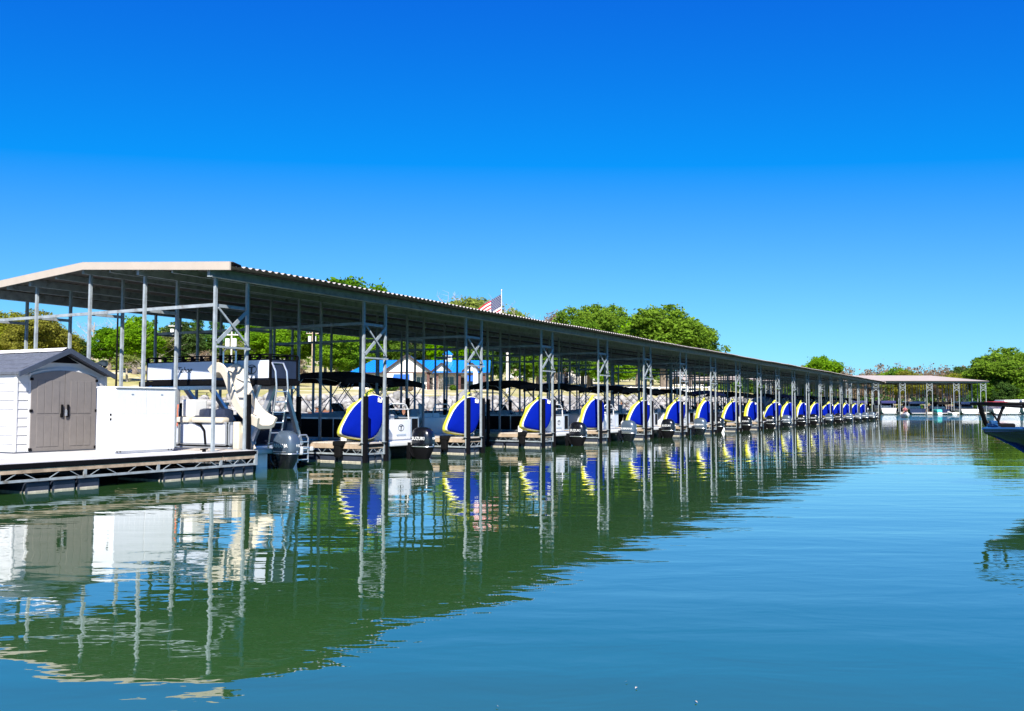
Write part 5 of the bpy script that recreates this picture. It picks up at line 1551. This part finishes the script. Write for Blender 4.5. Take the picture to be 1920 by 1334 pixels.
# ------------------------------------------------------------------ trees
def limbs(seed, H, spread, n, m, trunk_r, bare=False, fork=0.35):
    rg = random.Random(seed)
    mb = MB()
    lean = Vector((rg.uniform(-0.4, 0.4), rg.uniform(-0.4, 0.4), 0))
    tp = [Vector((0, 0, -0.4)), Vector((0, 0, H*0.2))+lean*0.2, Vector((0, 0, H*0.45))+lean*0.6, Vector((0, 0, H*0.72))+lean]
    mb.tube(tp, [trunk_r*1.25, trunk_r, trunk_r*0.7, trunk_r*0.3], 8)
    ends = []
    for k in range(n):
        t = rg.uniform(fork, 0.95)
        base = tp[1].lerp(tp[3], (t-0.2)/0.8) if t > 0.2 else tp[1]
        a = 2*math.pi*(k/n)+rg.uniform(-0.4, 0.4)
        ln = spread*rg.uniform(0.6, 1.0)*(1.15-0.55*t)
        out = Vector((math.cos(a), math.sin(a), 0))
        e = base+out*ln+Vector((0, 0, ln*rg.uniform(0.5, 1.1)))
        mid = base.lerp(e, 0.5)+Vector((0, 0, -0.06*ln))
        mb.tube([base, mid, e], [trunk_r*0.38, trunk_r*0.24, trunk_r*0.08], 6)
        ends.append((mid, e))
        for q in range(3 if not bare else 7):
            s0 = base.lerp(e, rg.uniform(0.35, 0.95))
            e2 = s0+Vector((rg.uniform(-1, 1), rg.uniform(-1, 1), rg.uniform(0.1, 1.1)))*ln*0.42
            mb.tube([s0, e2], [trunk_r*0.13, trunk_r*0.03], 4 if bare else 5, False)
            if bare:
                for w in range(4):
                    s1 = s0.lerp(e2, rg.uniform(0.3, 1)); e3 = s1+Vector((rg.uniform(-1, 1), rg.uniform(-1, 1), rg.uniform(0, 1)))*ln*0.22
                    mb.tube([s1, e3], [trunk_r*0.05, trunk_r*0.015], 3, False)
    return mb.mesh('trunk', m, smooth=True)

def proto(kind, seed):
    rg = random.Random(seed)
    H = 12.0
    if kind in ('round', 'mid', 'dark', 'willow'):
        lobes = [(Vector((0, 0, 7.0)), 3.6, 3.6)]
        for k in range(9):
            a = 2*math.pi*k/9+rg.uniform(-0.3, 0.3); r = rg.uniform(1.8, 3.1); z = rg.uniform(4.4, 9.2)
            lobes.append((Vector((r*math.cos(a), r*math.sin(a), z)), rg.uniform(1.3, 2.2), rg.uniform(1.1, 1.8)))
        lobes.append((Vector((rg.uniform(-0.8, 0.8), rg.uniform(-0.8, 0.8), 9.9)), 1.9, 1.7))
        cr = leaf_cloud('crown', seed, 24000, lobes, 0.165, M[{'round': 'leaf_bright', 'mid': 'leaf_mid', 'dark': 'leaf_dark', 'willow': 'leaf_yellow'}[kind]], 0.55 if kind != 'willow' else 0.7, 760, 0.7)
        tr = limbs(seed, H, 4.2, 9, M['bark'], 0.34)
    elif kind == 'sparse':
        lobes = []
        for k in range(9):
            a = 2*math.pi*k/9+rg.uniform(-0.4, 0.4); r = rg.uniform(0.6, 3.0); z = 9.7-1.45*r*rg.uniform(0.6, 1.1)
            lobes.append((Vector((r*math.cos(a), r*math.sin(a), z)), rg.uniform(0.9, 1.7), rg.uniform(0.8, 1.4)))
        cr = leaf_cloud('crown', seed, 7500, lobes, 0.16, M['leaf_sparse'], 0.6, 230, 0.2)
        tr = limbs(seed, H, 4.4, 11, M['bark_pale'], 0.26, True)
    elif kind == 'pine':
        lobes = []
        for k in range(9):
            z = 3.2+k*0.98; lobes.append((Vector((rg.uniform(-0.4, 0.4), rg.uniform(-0.4, 0.4), z)), 2.9*(1-k/10.5), 0.62))
        cr = leaf_cloud('crown', seed, 11000, lobes, 0.17, M['leaf_dark'], 0.5, 330, 0.5)
        tr = limbs(seed, H, 2.4, 8, M['bark'], 0.28)
    elif kind == 'brown':
        lobes = []
        for k in range(10):
            a = 2*math.pi*k/10; r = rg.uniform(0.8, 3.2); z = rg.uniform(3.0, 9.8)
            lobes.append((Vector((r*math.cos(a), r*math.sin(a), z)), rg.uniform(1.2, 2.0), rg.uniform(1.0, 1.8)))
        cr = leaf_cloud('crown', seed, 7000, lobes, 0.13, M['leaf_brown'], 0.8, 170, 0.2)
        tr = limbs(seed, H, 4.2, 11, M['bark_pale'], 0.24, True)
    else:
        cr = None
        tr = limbs(seed, H, 4.6, 12, M['bark_pale'], 0.20, True, 0.2)
    return tr, cr
PROTO = {k: [proto(k, 11+17*i+j*101) for j in range(3 if k in ('round', 'mid') else 2)] for i, k in enumerate(('round', 'mid', 'dark', 'willow', 'sparse', 'pine', 'brown', 'bare'))}
DESC = {'round': 'bright green', 'mid': 'mid green', 'dark': 'dark green', 'willow': 'yellow green', 'sparse': 'sparsely leafed', 'pine': 'dark evergreen', 'brown': 'brown budding', 'bare': 'leafless'}
SEEN = {}
def tree(px, d, top, rx, kind, where, v=0):
    """top: image height of the crown top (1334 rows) gives the tree height at distance d; rx: crown radius in metres"""
    g = ground(px, d, -0.1)
    H = 1.6+(763-top)*d/FPX-g.z
    t = empty('tree', g, random.uniform(0, 6.28), f'{DESC[kind]} tree {where}', 'tree', 'trees around the lake')
    tr, cr = PROTO[kind][v % len(PROTO[kind])]
    s = H/(11.6 if kind != 'sparse' else 10.7)
    sx = rx/4.4
    inst('trunk', tr, t, (0, 0, 0), (0, 0, 0), (sx, sx, s))
    if cr: inst('crown', cr, t, (0, 0, 0), (0, 0, 0), (sx, sx, s))
    return t
# left of the frame
tree(20, 150, 588, 5.2, 'willow', 'at the left edge above the shed', 0)
tree(66, 143, 583, 5.0, 'willow', 'behind the second gable post from the left', 1)
tree(112, 150, 620, 4.2, 'willow', 'above the shed ridge', 0)
tree(-50, 155, 575, 5.5, 'willow', 'cut by the left frame edge', 1)
tree(95, 172, 612, 4.5, 'dark', 'behind the yellow green trees', 0)
tree(150, 150, 640, 3.6, 'pine', 'right of the shed ridge', 0)
tree(172, 165, 578, 5.0, 'bare', 'behind the ridge post of the gable', 0)
tree(205, 158, 618, 4.2, 'mid', 'between ridge post and black lamp post', 0)
tree(252, 152, 596, 4.6, 'round', 'above the white cabinet', 1)
tree(238, 140, 664, 3.0, 'sparse', 'in front of the lawn left of the cabinet post', 0)
tree(268, 138, 672, 2.6, 'bare', 'low behind the white cabinet', 1)
tree(300, 165, 622, 4.4, 'sparse', 'behind the second gable post', 1)
tree(338, 170, 604, 4.4, 'dark', 'left of the two evergreens', 1)
tree(366, 180, 588, 4.2, 'pine', 'above the lettered panel', 0)
tree(402, 176, 592, 4.6, 'pine', 'right of the lettered panel', 1)
tree(382, 150, 655, 3.8, 'brown', 'low behind the lettered panel', 0)
tree(440, 172, 640, 4.4, 'sparse', 'behind the slide', 1)
tree(462, 185, 598, 5.2, 'mid', 'behind the right post of the first brace', 2)
tree(500, 175, 610, 5.2, 'round', 'above the small white gabled house', 2)
tree(548, 182, 600, 5.2, 'mid', 'left of the tan utility pole', 1)
tree(556, 150, 672, 3.0, 'brown', 'low right of the small white house', 1)
tree(610, 190, 600, 5.2, 'sparse', 'behind the tan utility pole', 0)
tree(632, 156, 622, 4.6, 'round', 'left of the blue roof', 0)
tree(652, 178, 525, 9.8, 'mid', 'topping the dock roof left of the flag', 0)
tree(672, 165, 622, 4.2, 'round', 'touching the left end of the blue roof', 1)
for i, (px, top, k) in enumerate(((715, 628, 'mid'), (762, 620, 'dark'), (805, 630, 'sparse'), (845, 622, 'round'), (880, 634, 'mid'))):
    tree(px, 185+7*(i % 3), top, 5.4, k, ('behind the clubhouse, '+ORD[i]+' from the left'), i)
tree(884, 192, 544, 9.6, 'sparse', 'topping the dock roof left of the flagpole', 0)
tree(908, 196, 558, 8.0, 'sparse', 'behind the flag', 1)
tree(966, 205, 574, 6.5, 'sparse', 'topping the roof right of the flagpole', 1)
tree(922, 160, 640, 4.4, 'dark', 'right of the feather banner', 1)
tree(985, 190, 622, 5.6, 'dark', 'above the white car', 0)
tree(1008, 160, 655, 4.0, 'mid', 'right of the pale posts', 2)
tree(1042, 205, 572, 7.0, 'brown', 'topping the roof left of the tall trees', 0)
tree(1030, 185, 640, 4.8, 'dark', 'left of the tall white house', 1)
tree(1092, 178, 600, 4.6, 'mid', 'left of the double crown tree', 0)
tree(1104, 170, 645, 4.6, 'dark', 'right of the tall white house', 0)
tree(1106, 186, 570, 6.8, 'round', 'with a tall crown left of the largest dome', 0)
tree(1148, 188, 574, 6.0, 'round', 'adjoining the left of the largest dome', 1)
tree(1246, 152, 573, 8.4, 'round', 'forming the largest dome above the dock roof', 2)
tree(1294, 165, 604, 5.0, 'mid', 'on the right flank of the largest dome', 2)
tree(1196, 170, 594, 5.4, 'round', 'on the left flank of the largest dome', 1)
tree(1150, 140, 668, 3.8, 'round', 'low behind the fifth tube', 0)
tree(1222, 190, 660, 5.0, 'dark', 'low under the largest dome', 0)
tree(1330, 200, 668, 5.0, 'mid', 'low right of the largest dome', 1)
tree(1368, 235, 672, 5.2, 'sparse', 'behind the tenth finger', 1)
tree(1408, 262, 680, 5.2, 'mid', 'behind the white car on the far bank', 2)
tree(1450, 262, 690, 5.0, 'brown', 'left of the small round crown', 1)
tree(1538, 268, 667, 6.6, 'round', 'with a small round crown above the far part of the roof', 0)
tree(1500, 280, 700, 4.6, 'mid', 'left below the small round crown', 0)
tree(1590, 300, 702, 4.8, 'brown', 'right of the small round crown', 0)
# around the far dock
tree(1884, 243, 652, 9.8, 'round', 'with the broad crown at the right edge', 1)
tree(1856, 250, 668, 7.6, 'mid', 'left half of the broad crown at the right edge', 0)
tree(1925, 250, 662, 7.0, 'round', 'cut by the right frame edge', 2)
tree(1975, 255, 668, 7.0, 'mid', 'just past the right frame edge', 1)
tree(1848, 240, 708, 4.0, 'mid', 'small and low at the left foot of the broad crown', 1)
tree(1880, 237, 712, 3.6, 'dark', 'small and dark below the broad crown', 0)
tree(1912, 239, 706, 4.2, 'mid', 'small and low below the right frame edge crown', 2)
for i, (px, top, k, d) in enumerate(((1625, 697, 'brown', 330), (1652, 700, 'sparse', 320), (1680, 690, 'round', 325), (1702, 694, 'willow', 318), (1738, 690, 'brown', 340), (1768, 694, 'brown', 330), (1790, 700, 'willow', 318), (1800, 686, 'dark', 345), (1822, 694, 'dark', 340))):
    tree(px, d, top, 6.5, k, f'on the far hill, {ORD[i]} from the left above the far dock', i)

# the far wood that closes the view
rgw = random.Random(5)
for nm, mk, sd_, rng_, hh in (('far_wood', 'leaf_mid', 51, (-300, 1500, 235, 330), 9.0), ('far_hill_wood', 'leaf_brown', 52, (1480, 2150, 340, 400), 11.5), ('far_evergreen_wood', 'leaf_dark', 53, (-300, 2500, 300, 420), 7.5)):
    lob = []
    for k in range(170):
        px = rgw.uniform(rng_[0], rng_[1]); d = rgw.uniform(rng_[2], rng_[3])
        g = ground(px, d); r = rgw.uniform(3.0, 5.5)
        lob.append((g+Vector((0, 0, rgw.uniform(0.35, 0.75)*hh)), r, rgw.uniform(0.5, 0.8)*hh))
    o = inst(nm, leaf_cloud(nm, sd_, 60000, lob, 0.40, M[mk], 1.7 if 'hill' in nm else 1.3, 2600, 0.5))
    tag(o, {'far_wood': 'green wood closing the view behind the lawn', 'far_hill_wood': 'brown budding wood on the far hill', 'far_evergreen_wood': 'dark evergreen wood far behind the shore trees'}[nm], 'wood', kind='stuff')

# planting by the clubhouse
build_shrub(708, 145, 1.0, M['leaf_dark'], 'dark shrub below the left clubhouse window', 61)
build_shrub(735, 145, 1.1, M['leaf_dark'], 'dark shrub left of the blue awning', 62)
build_shrub(766, 143, 0.7, M['leaf_brown'], 'reddish brown shrub right of the blue awning', 63)
build_shrub(850, 146, 0.6, M['leaf_mid'], 'low green shrub before the clubhouse porch', 64)
tree(822, 128, 700, 1.5, 'bare', 'small and pale in front of the clubhouse porch', 0)

# brush added along the far bank to darken the gap behind the far dock
lob = []
for k in range(90):
    px = rgw.uniform(1380, 2150); d = float(shore_d((px-960)/FPX*240))+rgw.uniform(2, 9)
    lob.append((ground(px, d)+Vector((0, 0, rgw.uniform(0.4, 2.2))), rgw.uniform(1.4, 2.8), rgw.uniform(1.2, 2.6)))
tag(inst('dark_fill_brush', leaf_cloud('dark_fill_brush', 77, 24000, lob, 0.22, M['leaf_dark'], 0.6, 900, 0.5)), 'dark green brush added along the far bank to deepen the shade behind the distant dock', 'brush', kind='stuff')
